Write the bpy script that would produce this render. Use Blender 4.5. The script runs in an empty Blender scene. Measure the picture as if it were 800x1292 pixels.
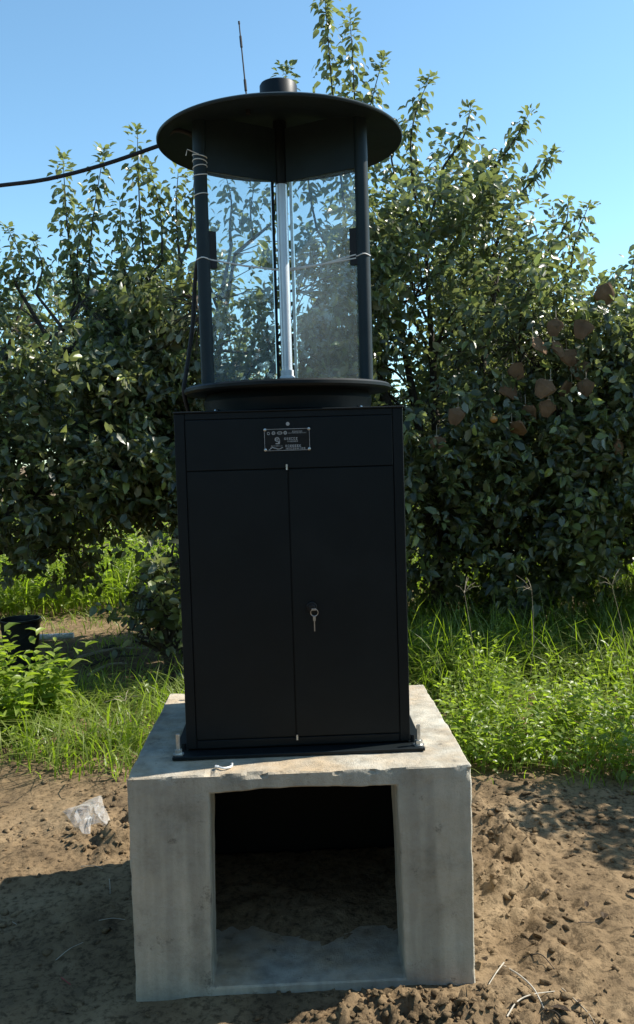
import bpy, bmesh, math, random
import numpy as np
from mathutils import Vector, Matrix

R = math.radians
scene = bpy.context.scene
col = scene.collection
rng = np.random.default_rng(7)
random.seed(7)

# ------------------------------------------------------------------ camera
CAM_LOC = Vector((0.0, -2.63, 1.32))
FPX = 1120.0                      # focal length in photograph pixels (800 x 1292)
ROT = (Matrix.Rotation(R(-1.64), 3, 'Z') @ Matrix.Rotation(R(90 - 3.6), 3, 'X')
       @ Matrix.Rotation(R(-1.7), 3, 'Z'))
cd = bpy.data.cameras.new('camera')
cam = bpy.data.objects.new('camera', cd)
col.objects.link(cam)
cam.matrix_world = Matrix.Translation(CAM_LOC) @ ROT.to_4x4()
cd.sensor_fit = 'VERTICAL'
cd.sensor_height = 36.0
cd.lens = FPX / 1292 * 36.0
cd.clip_start = 0.05
cd.clip_end = 2000
scene.camera = cam

# ------------------------------------------------------------------ light
SUN_EL, SUN_AZ = 45.0, 12.0       # azimuth measured from +X towards +Y
w = bpy.data.worlds.new('World')
scene.world = w
w.use_nodes = True
nt = w.node_tree
bg = nt.nodes['Background']
sky = nt.nodes.new('ShaderNodeTexSky')
sky.sky_type = 'NISHITA'
sky.sun_disc = False
sky.sun_elevation = R(SUN_EL)
sky.sun_rotation = R(90 - SUN_AZ)
sky.air_density = 0.85
sky.dust_density = 0.3
sky.ozone_density = 0.8
wb = nt.nodes.new('ShaderNodeMix')                       # white balance of the whole sky
wb.data_type = 'RGBA'; wb.blend_type = 'MULTIPLY'; wb.inputs[0].default_value = 1.0
wb.inputs[7].default_value = (.83, 1.07, 1.04, 1)
nt.links.new(sky.outputs[0], wb.inputs[6])
nt.links.new(wb.outputs[2], bg.inputs[0])
bg.inputs[1].default_value = 0.136
sd = bpy.data.lights.new('sun', 'SUN')
sd.energy = 5.0
sd.angle = R(0.5)
sd.color = (1.0, 0.94, 0.84)
sun = bpy.data.objects.new('sun', sd)
col.objects.link(sun)
sdir = Vector((math.cos(R(SUN_EL)) * math.cos(R(SUN_AZ)), math.cos(R(SUN_EL)) * math.sin(R(SUN_AZ)), math.sin(R(SUN_EL))))
sun.rotation_euler = (-sdir).to_track_quat('-Z', 'Y').to_euler()
sun.location = (6, 2, 8)
vs = scene.view_settings
vs.view_transform = 'Standard'
vs.look = 'None'
vs.gamma = 1.0
vs.exposure = 0.82
scene.render.engine = 'CYCLES'
scene.cycles.max_bounces = 4
scene.cycles.diffuse_bounces = 2
scene.cycles.transmission_bounces = 3
scene.cycles.glossy_bounces = 2
scene.cycles.transparent_max_bounces = 10


def spot(px, py, depth):
    """world point seen near a photograph position, at a real distance ahead of the camera"""
    v = ROT @ Vector(((px - 400) / FPX, -(py - 646) / FPX, -1.0))
    return CAM_LOC + v * (depth / v.y)


def seen(P):
    """project (N,3) points to photograph pixels"""
    A = np.array(ROT)
    q = (np.asarray(P) - np.array(CAM_LOC)) @ A
    z = np.maximum(-q[:, 2], .01)
    return 400 + FPX * q[:, 0] / z, 646 - FPX * q[:, 1] / z, z


# ------------------------------------------------------------------ materials
def mat(name):
    m = bpy.data.materials.new(name)
    m.use_nodes = True
    n = m.node_tree.nodes
    return m, n, m.node_tree.links, n['Principled BSDF'], n['Material Output']


def ramp(n, pts):
    r = n.new('ShaderNodeValToRGB')
    e = r.color_ramp.elements
    while len(e) < len(pts):
        e.new(0.5)
    for i, (p, c) in enumerate(pts):
        e[i].position = p
        e[i].color = (*c, 1) if len(c) == 3 else c
    return r


def noise(n, l, scale, detail=5, rough=.6, coord='Object'):
    tc = n.new('ShaderNodeTexCoord')
    t = n.new('ShaderNodeTexNoise')
    t.inputs['Scale'].default_value = scale
    t.inputs['Detail'].default_value = detail
    t.inputs['Roughness'].default_value = rough
    l.new(tc.outputs[coord], t.inputs['Vector'])
    return t


def bump(n, l, src, strength, dist, bsdf, prev=None):
    b = n.new('ShaderNodeBump')
    b.inputs['Strength'].default_value = strength
    b.inputs['Distance'].default_value = dist
    l.new(src, b.inputs['Height'])
    if prev is not None:
        l.new(prev.outputs[0], b.inputs['Normal'])
    l.new(b.outputs[0], bsdf.inputs['Normal'])
    return b


def mixc(n, l, fac, a, b, mode='MIX'):
    m = n.new('ShaderNodeMix')
    m.data_type = 'RGBA'
    m.blend_type = mode
    for s, v in ((0, fac), (6, a), (7, b)):
        if hasattr(v, 'is_output') or isinstance(v, bpy.types.NodeSocket):
            l.new(v, m.inputs[s])
        else:
            m.inputs[s].default_value = v if s == 0 else (*v, 1)
    return m.outputs[2]


def simple(name, c, rough=.5, metal=0., spec=.5, var=.25, scale=30, bstr=.0):
    m, n, l, b, o = mat(name)
    t = noise(n, l, scale)
    r = ramp(n, [(.3, tuple(v * (1 - var) for v in c)), (.7, tuple(min(1, v * (1 + var)) for v in c))])
    l.new(t.outputs[0], r.inputs[0])
    l.new(r.outputs[0], b.inputs['Base Color'])
    b.inputs['Roughness'].default_value = rough
    b.inputs['Metallic'].default_value = metal
    b.inputs['Specular IOR Level'].default_value = spec
    if bstr:
        bump(n, l, t.outputs[0], bstr, .005, b)
    return m


M = {}


def black_paint(name='black_paint', k=1.0):
    m, n, l, b, o = mat(name)
    t = noise(n, l, 9, 8, .7)
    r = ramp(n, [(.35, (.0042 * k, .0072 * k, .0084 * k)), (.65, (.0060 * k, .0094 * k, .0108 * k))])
    l.new(t.outputs[0], r.inputs[0])
    # dust that settled on the paint in streaks
    t2 = noise(n, l, 3.2, 9, .72)
    r2 = ramp(n, [(.56, (0, 0, 0)), (.80, (.05, .05, .05))])
    l.new(t2.outputs[0], r2.inputs[0])
    l.new(mixc(n, l, r2.outputs[0], r.outputs[0], (.12, .115, .10)), b.inputs['Base Color'])
    rr = ramp(n, [(.3, (.42,) * 3), (.7, (.6,) * 3)])
    l.new(t2.outputs[0], rr.inputs[0])
    l.new(rr.outputs[0], b.inputs['Roughness'])
    b.inputs['Specular IOR Level'].default_value = .25
    t3 = noise(n, l, 420, 2, .5)
    p = bump(n, l, t3.outputs[0], .12, .001, b)
    t4 = noise(n, l, 2.2, 2, .5)
    bump(n, l, t4.outputs[0], .25, .01, b, p)
    return m


M['paint'] = black_paint()
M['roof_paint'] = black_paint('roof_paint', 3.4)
M['steel'] = simple('zinc_steel', (.55, .55, .53), .38, .9, .5, .2, 90)
M['wire'] = simple('white_wire', (.75, .75, .73), .45, 0)
M['rubber'] = simple('black_rubber', (.018, .018, .02), .6, 0, .3)
M['plate'] = simple('dark_plate', (.008, .008, .009), .35, 0, .5)
M['print'] = simple('grey_print', (.34, .34, .33), .6, 0, .3)
M['white_plastic'] = simple('white_plastic', (.72, .73, .72), .4)
M['tube'] = simple('lamp_tube_metal', (.66, .69, .72), .42, .6, .6, .06, 8)
M['bucket'] = simple('black_bucket', (.012, .013, .014), .42, 0, .4)


def glass_mat():
    m, n, l, b, o = mat('dusty_glass')
    n.remove(b)
    tr = n.new('ShaderNodeBsdfTransparent')
    tr.inputs[0].default_value = (.95, .975, .965, 1)
    gl = n.new('ShaderNodeBsdfGlossy')
    gl.inputs['Roughness'].default_value = .02
    fr = n.new('ShaderNodeFresnel')
    fr.inputs[0].default_value = 1.5
    m1 = n.new('ShaderNodeMixShader')
    l.new(fr.outputs[0], m1.inputs[0]); l.new(tr.outputs[0], m1.inputs[1]); l.new(gl.outputs[0], m1.inputs[2])
    df = n.new('ShaderNodeBsdfDiffuse'); df.inputs[0].default_value = (.62, .70, .74, 1)
    tl = n.new('ShaderNodeBsdfTranslucent'); tl.inputs[0].default_value = (.62, .70, .74, 1)
    a = n.new('ShaderNodeMixShader'); a.inputs[0].default_value = .5
    l.new(df.outputs[0], a.inputs[1]); l.new(tl.outputs[0], a.inputs[2])
    t = noise(n, l, 5, 6, .65)
    r = ramp(n, [(.3, (.04,) * 3), (.68, (.15,) * 3)])
    l.new(t.outputs[0], r.inputs[0])
    m2 = n.new('ShaderNodeMixShader')
    l.new(r.outputs[0], m2.inputs[0]); l.new(m1.outputs[0], m2.inputs[1]); l.new(a.outputs[0], m2.inputs[2])
    l.new(m2.outputs[0], o.inputs[0])
    return m


M['glass'] = glass_mat()


def concrete():
    m, n, l, b, o = mat('cast_concrete')
    t = noise(n, l, 5.5, 12, .72)
    r = ramp(n, [(.32, (.27, .262, .235)), (.46, (.42, .405, .365)), (.58, (.49, .475, .43)), (.72, (.58, .565, .52))])
    l.new(t.outputs[0], r.inputs[0])
    # brown soil wash and stains with a shape of their own
    t2 = noise(n, l, 3.1, 8, .66)
    r2 = ramp(n, [(.38, (0, 0, 0)), (.60, (.85,) * 3)])
    l.new(t2.outputs[0], r2.inputs[0])
    # mud settles on upward faces, only a trace on the upright ones
    ge = n.new('ShaderNodeNewGeometry'); sx = n.new('ShaderNodeSeparateXYZ'); l.new(ge.outputs['True Normal'], sx.inputs[0])
    mr = n.new('ShaderNodeMapRange'); mr.inputs['To Min'].default_value = .22; l.new(sx.outputs['Z'], mr.inputs['Value'])
    mu = n.new('ShaderNodeMath'); mu.operation = 'MULTIPLY'; l.new(mr.outputs[0], mu.inputs[0]); l.new(r2.outputs[0], mu.inputs[1])
    c = mixc(n, l, mu.outputs[0], r.outputs[0], (.46, .345, .225))
    t3 = noise(n, l, 13, 9, .78)
    r3 = ramp(n, [(.585, (0, 0, 0)), (.68, (.75,) * 3)])
    l.new(t3.outputs[0], r3.inputs[0])
    c = mixc(n, l, r3.outputs[0], c, (.085, .078, .066))
    # runs left by water down the faces
    tc = n.new('ShaderNodeTexCoord'); mp = n.new('ShaderNodeMapping'); mp.inputs['Scale'].default_value = (22, 22, 1.6)
    tn = n.new('ShaderNodeTexNoise'); tn.inputs['Scale'].default_value = 1.0; tn.inputs['Detail'].default_value = 5
    l.new(tc.outputs['Object'], mp.inputs[0]); l.new(mp.outputs[0], tn.inputs['Vector'])
    r4 = ramp(n, [(.35, (.72, .72, .71)), (.6, (1.08, 1.07, 1.05))])
    l.new(tn.outputs[0], r4.inputs[0])
    c = mixc(n, l, .8, c, r4.outputs[0], 'MULTIPLY')
    c = mixc(n, l, 1.0, c, (1.0, .985, .935), 'MULTIPLY')
    l.new(c, b.inputs['Base Color'])
    b.inputs['Roughness'].default_value = .92
    b.inputs['Specular IOR Level'].default_value = .15
    t4 = noise(n, l, 190, 6, .75)
    p = bump(n, l, t4.outputs[0], .6, .005, b)
    t5 = noise(n, l, 34, 8, .75)
    p = bump(n, l, t5.outputs[0], .45, .014, b, p)
    v = n.new('ShaderNodeTexVoronoi'); v.inputs['Scale'].default_value = 60
    l.new(tc.outputs['Object'], v.inputs['Vector'])
    rv = ramp(n, [(.06, (0, 0, 0)), (.13, (1, 1, 1))])
    l.new(v.outputs['Distance'], rv.inputs[0])
    bump(n, l, rv.outputs[0], .35, .004, b, p)
    return m


M['concrete'] = concrete()


def soil(name, k=1.0):
    m, n, l, b, o = mat(name)
    t = noise(n, l, 2.6, 8, .65)
    r = ramp(n, [(.32, (.125 * k, .088 * k, .052 * k)), (.5, (.25 * k, .174 * k, .098 * k)), (.68, (.34 * k, .248 * k, .146 * k))])
    l.new(t.outputs[0], r.inputs[0])
    t2 = noise(n, l, 46, 6, .7)
    r2 = ramp(n, [(.38, (.42,) * 3), (.52, (1,) * 3)])
    l.new(t2.outputs[0], r2.inputs[0])
    c = mixc(n, l, 1.0, r.outputs[0], r2.outputs[0], 'MULTIPLY')
    l.new(c, b.inputs['Base Color'])
    b.inputs['Roughness'].default_value = .95
    b.inputs['Specular IOR Level'].default_value = .12
    p = bump(n, l, t2.outputs[0], .55, .015, b)
    t3 = noise(n, l, 170, 4, .6)
    bump(n, l, t3.outputs[0], .5, .004, b, p)
    return m


M['soil'] = soil('dry_mud', .84)
M['clod'] = soil('clod_mud', .78)


def leaf_mat(name, dark, mid, young, under, trans=.3, rough=.38, spec=.55):
    m, n, l, b, o = mat(name)
    at = n.new('ShaderNodeAttribute')
    at.attribute_name = 'tint'
    r = ramp(n, [(0, dark), (.55, mid), (1, young)])
    l.new(at.outputs['Fac'], r.inputs[0])
    g = n.new('ShaderNodeNewGeometry')
    c = mixc(n, l, g.outputs['Backfacing'], r.outputs[0], under)
    l.new(c, b.inputs['Base Color'])
    b.inputs['Roughness'].default_value = rough
    b.inputs['Specular IOR Level'].default_value = spec
    tl = n.new('ShaderNodeBsdfTranslucent')
    cc = mixc(n, l, .75, r.outputs[0], tuple(v * 2.0 for v in mid))
    hs = n.new('ShaderNodeHueSaturation')
    hs.inputs['Saturation'].default_value = 1.15
    hs.inputs['Value'].default_value = 1.5
    l.new(cc, hs.inputs['Color'])
    l.new(hs.outputs[0], tl.inputs[0])
    mx = n.new('ShaderNodeMixShader')
    mx.inputs[0].default_value = trans
    l.new(b.outputs[0], mx.inputs[1]); l.new(tl.outputs[0], mx.inputs[2])
    l.new(mx.outputs[0], o.inputs[0])
    return m


M['leaf'] = leaf_mat('apple_leaf', (.015, .022, .008), (.118, .138, .052), (.29, .33, .075), (.19, .20, .13), .32, .33, .60)
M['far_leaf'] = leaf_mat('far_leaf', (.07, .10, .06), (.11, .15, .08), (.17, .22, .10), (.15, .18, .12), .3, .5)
M['grass'] = leaf_mat('grass_blade', (.080, .125, .020), (.145, .208, .034), (.36, .32, .12), (.18, .22, .05), .44, .45)
M['weed'] = leaf_mat('weed_leaf', (.085, .130, .022), (.165, .225, .040), (.27, .32, .07), (.20, .24, .08), .42, .42)
M['bark'] = simple('bark', (.062, .050, .040), .9, 0, .2, .5, 40, .6)
M['twig'] = simple('dry_twig', (.36, .30, .22), .8, 0, .2, .3, 60)
M['pale_twig'] = simple('pale_straw', (.42, .38, .31), .7, 0, .2, .2, 60)
M['paper'] = simple('brown_paper', (.15, .085, .044), .8, 0, .2, .3, 14, .3)
M['yellow'] = simple('yellow_fruit', (.45, .20, .05), .4)
M['red'] = simple('red_thread', (.35, .03, .04), .6)
M['dead_leaf'] = simple('dead_leaf', (.11, .08, .055), .8, 0, .2, .4, 20)


def bag_mat():
    m, n, l, b, o = mat('clear_plastic')
    b.inputs['Base Color'].default_value = (.85, .87, .88, 1)
    b.inputs['Roughness'].default_value = .18
    b.inputs['Specular IOR Level'].default_value = .9
    t = noise(n, l, 26, 3, .5)
    bump(n, l, t.outputs[0], .5, .01, b)
    tr = n.new('ShaderNodeBsdfTransparent')
    mx = n.new('ShaderNodeMixShader')
    mx.inputs[0].default_value = .20
    l.new(tr.outputs[0], mx.inputs[1]); l.new(b.outputs[0], mx.inputs[2]); l.new(mx.outputs[0], o.inputs[0])
    return m


M['bag'] = bag_mat()


# ------------------------------------------------------------------ mesh helpers
def tag(o, label=None, cat=None, group=None, kind=None):
    for k, v in (('label', label), ('category', cat), ('group', group), ('kind', kind)):
        if v:
            o[k] = v
    return o


def empty(name, loc=(0, 0, 0)):
    o = bpy.data.objects.new(name, None)
    o.empty_display_size = .1
    o.location = loc
    col.objects.link(o)
    return o


def link(name, me, parent=None, material=None):
    o = bpy.data.objects.new(name, me)
    if material is not None:
        me.materials.append(material)
    col.objects.link(o)
    if parent is not None:
        o.parent = parent
        o.matrix_parent_inverse = Matrix.Translation(-parent_loc(parent))
    return o


def parent_loc(p):
    v = Vector(p.location)
    return v


class MB:
    def __init__(s):
        s.v = []; s.f = []

    def add(s, vs_, fs_):
        b = len(s.v)
        s.v += [tuple(x) for x in vs_]
        s.f += [tuple(i + b for i in f) for f in fs_]
        return s

    def box(s, x0, x1, y0, y1, z0, z1):
        return s.add([(x0, y0, z0), (x1, y0, z0), (x1, y1, z0), (x0, y1, z0), (x0, y0, z1), (x1, y0, z1), (x1, y1, z1), (x0, y1, z1)],
                     [(0, 3, 2, 1), (4, 5, 6, 7), (0, 1, 5, 4), (1, 2, 6, 5), (2, 3, 7, 6), (3, 0, 4, 7)])

    def tube(s, pts, rad, n=8, cap=True):
        pts = [Vector(p) for p in pts]
        if not hasattr(rad, '__len__'):
            rad = [rad] * len(pts)
        b = len(s.v)
        up = None
        for i, p in enumerate(pts):
            t = (pts[min(i + 1, len(pts) - 1)] - pts[max(i - 1, 0)])
            t = t.normalized() if t.length > 1e-9 else Vector((0, 0, 1))
            if up is None:
                up = t.orthogonal().normalized()
            up = (up - t * up.dot(t))
            up = up.normalized() if up.length > 1e-6 else t.orthogonal().normalized()
            sd_ = t.cross(up)
            for k in range(n):
                a = 2 * math.pi * k / n
                s.v.append(tuple(p + (up * math.cos(a) + sd_ * math.sin(a)) * rad[i]))
        for i in range(len(pts) - 1):
            for k in range(n):
                k2 = (k + 1) % n
                s.f.append((b + i * n + k, b + i * n + k2, b + (i + 1) * n + k2, b + (i + 1) * n + k))
        if cap:
            s.f.append(tuple(b + k for k in reversed(range(n))))
            e = b + (len(pts) - 1) * n
            s.f.append(tuple(e + k for k in range(n)))
        return s

    def lathe(s, prof, n=48, c=(0, 0), closed=False):
        """profile [(r, z)...] turned about a vertical axis at c; r=0 gives a pole"""
        b = len(s.v)
        rings = []
        for r, z in prof:
            if r < 1e-6:
                rings.append([len(s.v)]); s.v.append((c[0], c[1], z))
            else:
                rings.append(list(range(len(s.v), len(s.v) + n)))
                for k in range(n):
                    a = 2 * math.pi * k / n
                    s.v.append((c[0] + r * math.cos(a), c[1] + r * math.sin(a), z))
        prs = list(zip(rings[:-1], rings[1:]))
        if closed:
            prs.append((rings[-1], rings[0]))
        for A, B in prs:
            for k in range(n):
                k2 = (k + 1) % n
                if len(A) == 1 and len(B) == 1:
                    continue
                if len(A) == 1:
                    s.f.append((A[0], B[k2], B[k]))
                elif len(B) == 1:
                    s.f.append((A[k], A[k2], B[0]))
                else:
                    s.f.append((A[k], A[k2], B[k2], B[k]))
        return s

    def ball(s, c, r, n=8, sq=(1, 1, 1)):
        b = len(s.v)
        m = n // 2
        for i in range(1, m):
            th = math.pi * i / m
            for k in range(n):
                a = 2 * math.pi * k / n
                s.v.append((c[0] + r * sq[0] * math.sin(th) * math.cos(a), c[1] + r * sq[1] * math.sin(th) * math.sin(a), c[2] + r * sq[2] * math.cos(th)))
        t = len(s.v); s.v.append((c[0], c[1], c[2] + r * sq[2])); s.v.append((c[0], c[1], c[2] - r * sq[2]))
        for i in range(m - 2):
            for k in range(n):
                k2 = (k + 1) % n
                s.f.append((b + i * n + k, b + (i + 1) * n + k, b + (i + 1) * n + k2, b + i * n + k2))
        for k in range(n):
            k2 = (k + 1) % n
            s.f.append((t, b + k, b + k2))
            s.f.append((t + 1, b + (m - 2) * n + k2, b + (m - 2) * n + k))
        return s

    def build(s, name, material, parent=None, bevel=0, seg=2, smooth=False, ang=35):
        me = bpy.data.meshes.new(name)
        me.from_pydata(s.v, [], s.f)
        bm = bmesh.new(); bm.from_mesh(me)
        bmesh.ops.recalc_face_normals(bm, faces=bm.faces)
        if bevel:
            ed = [e for e in bm.edges if len(e.link_faces) == 2 and e.calc_face_angle(0) > R(40)]
            bmesh.ops.bevel(bm, geom=ed, offset=bevel, segments=seg, affect='EDGES', clamp_overlap=True)
        if smooth:
            for f in bm.faces:
                f.smooth = True
            for e in bm.edges:
                if len(e.link_faces) == 2 and e.calc_face_angle(0) > R(ang):
                    e.smooth = False
        bm.to_mesh(me); bm.free()
        return link(name, me, parent, material)


def np_mesh(name, V, F4, mat_, parent=None, tint=None, smooth=False):
    """V (n,3); F4 list of (faces array (m,k))"""
    me = bpy.data.meshes.new(name)
    V = np.asarray(V, np.float32)
    me.vertices.add(len(V)); me.vertices.foreach_set('co', V.ravel())
    tot = sum(len(f) for f in F4); loops = sum(f.size for f in F4)
    me.loops.add(loops); me.polygons.add(tot)
    me.loops.foreach_set('vertex_index', np.concatenate([f.ravel() for f in F4]).astype(np.int32))
    ks = np.concatenate([np.full(len(f), f.shape[1]) for f in F4])
    st = np.concatenate([[0], np.cumsum(ks)[:-1]])
    me.polygons.foreach_set('loop_start', st.astype(np.int32))
    if smooth:
        me.polygons.foreach_set('use_smooth', np.ones(tot, bool))
    me.update(calc_edges=True)
    if tint is not None:
        a = me.attributes.new('tint', 'FLOAT', 'POINT')
        a.data.foreach_set('value', np.asarray(tint, np.float32))
    return link(name, me, parent, mat_)


# value noise on a wrapped table
TAB = rng.random((256, 256))


def vnoise(x, y):
    xi = np.floor(x).astype(int); yi = np.floor(y).astype(int)
    fx = x - xi; fy = y - yi
    fx = fx * fx * (3 - 2 * fx); fy = fy * fy * (3 - 2 * fy)
    a = TAB[xi & 255, yi & 255]; b = TAB[(xi + 1) & 255, yi & 255]
    c = TAB[xi & 255, (yi + 1) & 255]; d = TAB[(xi + 1) & 255, (yi + 1) & 255]
    return (a * (1 - fx) + b * fx) * (1 - fy) + (c * (1 - fx) + d * fx) * fy - .5


def fbm(x, y, o=4, g=.5):
    x = np.asarray(x, float); y = np.asarray(y, float)
    s = 0; a = 1
    for i in range(o):
        s = s + a * vnoise(x + 17.3 * i, y + 5.7 * i); a *= g; x = x * 2.03; y = y * 2.03
    return s


# ------------------------------------------------------------------ ground
def smooth01(a, b, x):
    t = np.clip((x - a) / (b - a), 0, 1)
    return t * t * (3 - 2 * t)


GZ = -.055                        # ground level; the plinth top is at .525


def gh(x, y):
    x = np.asarray(x, float); y = np.asarray(y, float)
    near = 1 - smooth01(4, 9, np.hypot(x, y))
    h = .05 * fbm(x * .55 + 3, y * .55 + 9, 3)
    h = h + near * (.034 * fbm(x * 3.1, y * 3.1, 4, .55))
    lump = np.clip(fbm(x * 1.7 + 40, y * 1.7 + 11, 2) * 2.2 + .35, 0, 1)            # some areas are churned up
    churn = fbm(x * 16 + 7, y * 16 + 3, 3, .6)
    h = h + near * (.25 + lump) * .024 * np.clip(churn, -.3, .6) + near * .006 * fbm(x * 38, y * 38, 2)
    # crumbly spoil along the front of the plinth and at its left rear
    fine = fbm(x * 34 + 7, y * 34 + 3, 3, .65)
    h = h + .036 * np.exp(-(((x - .30) / .24) ** 2 + ((y + .56) / .09) ** 2)) * (1 + .8 * churn + 1.6 * fine)
    h = h + .035 * np.exp(-(((x + .62) / .22) ** 2 + ((y - .55) / .16) ** 2)) * (1 + 2.2 * churn)
    h = h + .030 * np.exp(-(((x - .68) / .14) ** 2 + ((y - .10) / .6) ** 2)) * (1 + 2.0 * churn)
    # level where the plinth stands
    d = np.maximum(np.abs(x) - .44, np.abs(y) - .42)
    h = h * smooth01(-.05, .12, d) * .9 + h * .1
    # earth added in the plinth hollow, thinning on the sill to imitate fading light
    inn = (np.abs(x) < .36) & (y < .29) & (y > -.41)
    h = h + np.where(inn, .052 * smooth01(-.36, -.06, y + .10 * fbm(x * 5, y * 5 + 3, 3)) - .006 + .010 * fine, 0)
    return h + GZ


def spaced(a, b, st, far):
    c = list(np.arange(a, b + 1e-6, st))
    lo, hi, s = [], [], st
    p = a; q = b
    while p > -far:
        s *= 1.13; p -= s; lo.append(p)
    s = st
    while q < far:
        s *= 1.13; q += s; hi.append(q)
    return np.array(lo[::-1] + c + hi)


xs = spaced(-1.35, 1.6, .0125, 700)
ys = spaced(-.75, 1.5, .0125, 700)
X, Y = np.meshgrid(xs, ys)
Z = gh(X, Y)
nx, ny = len(xs), len(ys)
idx = np.arange(nx * ny).reshape(ny, nx)
F = np.stack([idx[:-1, :-1], idx[:-1, 1:], idx[1:, 1:], idx[1:, :-1]], -1).reshape(-1, 4)
ground = np_mesh('ground', np.stack([X, Y, Z], -1).reshape(-1, 3), [F], M['soil'], smooth=True)
tag(ground, kind='structure')


def ico_lumps(count, seed):
    r_ = np.random.default_rng(seed)
    out = []
    for i in range(count):
        bm = bmesh.new()
        bmesh.ops.create_icosphere(bm, subdivisions=2 if i % 2 else 1, radius=1)
        for v in bm.verts:
            v.co *= 1 + .38 * (r_.random() - .5) + .25 * math.sin(v.co.x * 3 + i) * math.cos(v.co.y * 4 + i)
            v.co.z *= .7
        out.append(bm)
    return out


# small crumbs of dried mud, too many to count
def crumbs():
    ph = (1 + 5 ** .5) / 2
    bv = np.array([(-1, ph, 0), (1, ph, 0), (-1, -ph, 0), (1, -ph, 0), (0, -1, ph), (0, 1, ph), (0, -1, -ph), (0, 1, -ph), (ph, 0, -1), (ph, 0, 1), (-ph, 0, -1), (-ph, 0, 1)]) / 1.9
    bf = np.array([(0, 11, 5), (0, 5, 1), (0, 1, 7), (0, 7, 10), (0, 10, 11), (1, 5, 9), (5, 11, 4), (11, 10, 2), (10, 7, 6), (7, 1, 8), (3, 9, 4), (3, 4, 2), (3, 2, 6), (3, 6, 8), (3, 8, 9), (4, 9, 5), (2, 4, 11), (6, 2, 10), (8, 6, 7), (9, 8, 1)])
    N = 44000
    x = rng.uniform(-1.7, 2.0, N); y = rng.uniform(-.75, 1.9, N)
    dens = np.clip(fbm(x * 1.7 + 40, y * 1.7 + 11, 2) * 1.6 + .30, .05, 1)
    dens += 1.0 * np.exp(-(((x - .30) / .26) ** 2 + ((y + .58) / .12) ** 2)) + .8 * np.exp(-(((x + .62) / .25) ** 2 + ((y - .55) / .2) ** 2)) + .8 * np.exp(-(((x - .62) / .14) ** 2 + ((y - .15) / .5) ** 2))
    keep = (rng.random(N) < dens * .5) & (np.maximum(abs(x), abs(y)) > .43)
    x, y = x[keep], y[keep]; N = len(x)
    s = .0028 + .011 * rng.random(N) ** 3.2
    V = bv[None] * (1 + .9 * (rng.random((N, 12, 1)) - .5))
    V = V * s[:, None, None] * np.stack([rng.uniform(.7, 1.7, N), rng.uniform(.7, 1.3, N), rng.uniform(.4, .8, N)], -1)[:, None, :]
    a = rng.uniform(0, 6.28, N); c, sn = np.cos(a)[:, None], np.sin(a)[:, None]
    V = np.stack([V[..., 0] * c - V[..., 1] * sn, V[..., 0] * sn + V[..., 1] * c, V[..., 2]], -1)
    V = V + np.stack([x, y, gh(x, y) + s * .12], -1)[:, None, :]
    Fc = (bf[None] + 12 * np.arange(N)[:, None, None]).reshape(-1, 3)
    o = np_mesh('soil_crumbs', V.reshape(-1, 3), [Fc], M['clod'])
    tag(o, 'small dry crumbs of brown mud scattered over the bare ground', 'soil crumbs', kind='stuff')


crumbs()
lump_me = []
for i, bm in enumerate(ico_lumps(6, 5)):
    me = bpy.data.meshes.new('clod'); bm.to_mesh(me); bm.free()
    me.materials.append(M['clod']); lump_me.append(me)


def put_clod(x, y, s):
    o = bpy.data.objects.new('clod', random.choice(lump_me))
    col.objects.link(o); o.parent = ground
    z = float(gh(x, y))
    o.location = (x, y, z + s * .15)
    o.rotation_euler = (random.uniform(-.5, .5), random.uniform(-.5, .5), random.uniform(0, 6.28))
    o.scale = (s * random.uniform(.7, 1.4), s * random.uniform(.7, 1.2), s * random.uniform(.5, .9))


for k in range(70):
    put_clod(random.gauss(.30, .15), random.gauss(-.575, .05), random.uniform(.006, .014))
for k in range(45):
    put_clod(random.gauss(-.66, .17), random.gauss(.55, .14), random.uniform(.007, .018))
for k in range(45):
    x, y = random.gauss(.75, .22), random.gauss(.35, .4)
    if x > .46:
        put_clod(x, y, random.uniform(.008, .020))
for k in range(40):
    x, y = random.uniform(-1.2, 1.4), random.uniform(-.6, 1.2)
    if max(abs(x), abs(y)) > .46:
        put_clod(x, y, random.uniform(.007, .015))


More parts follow.
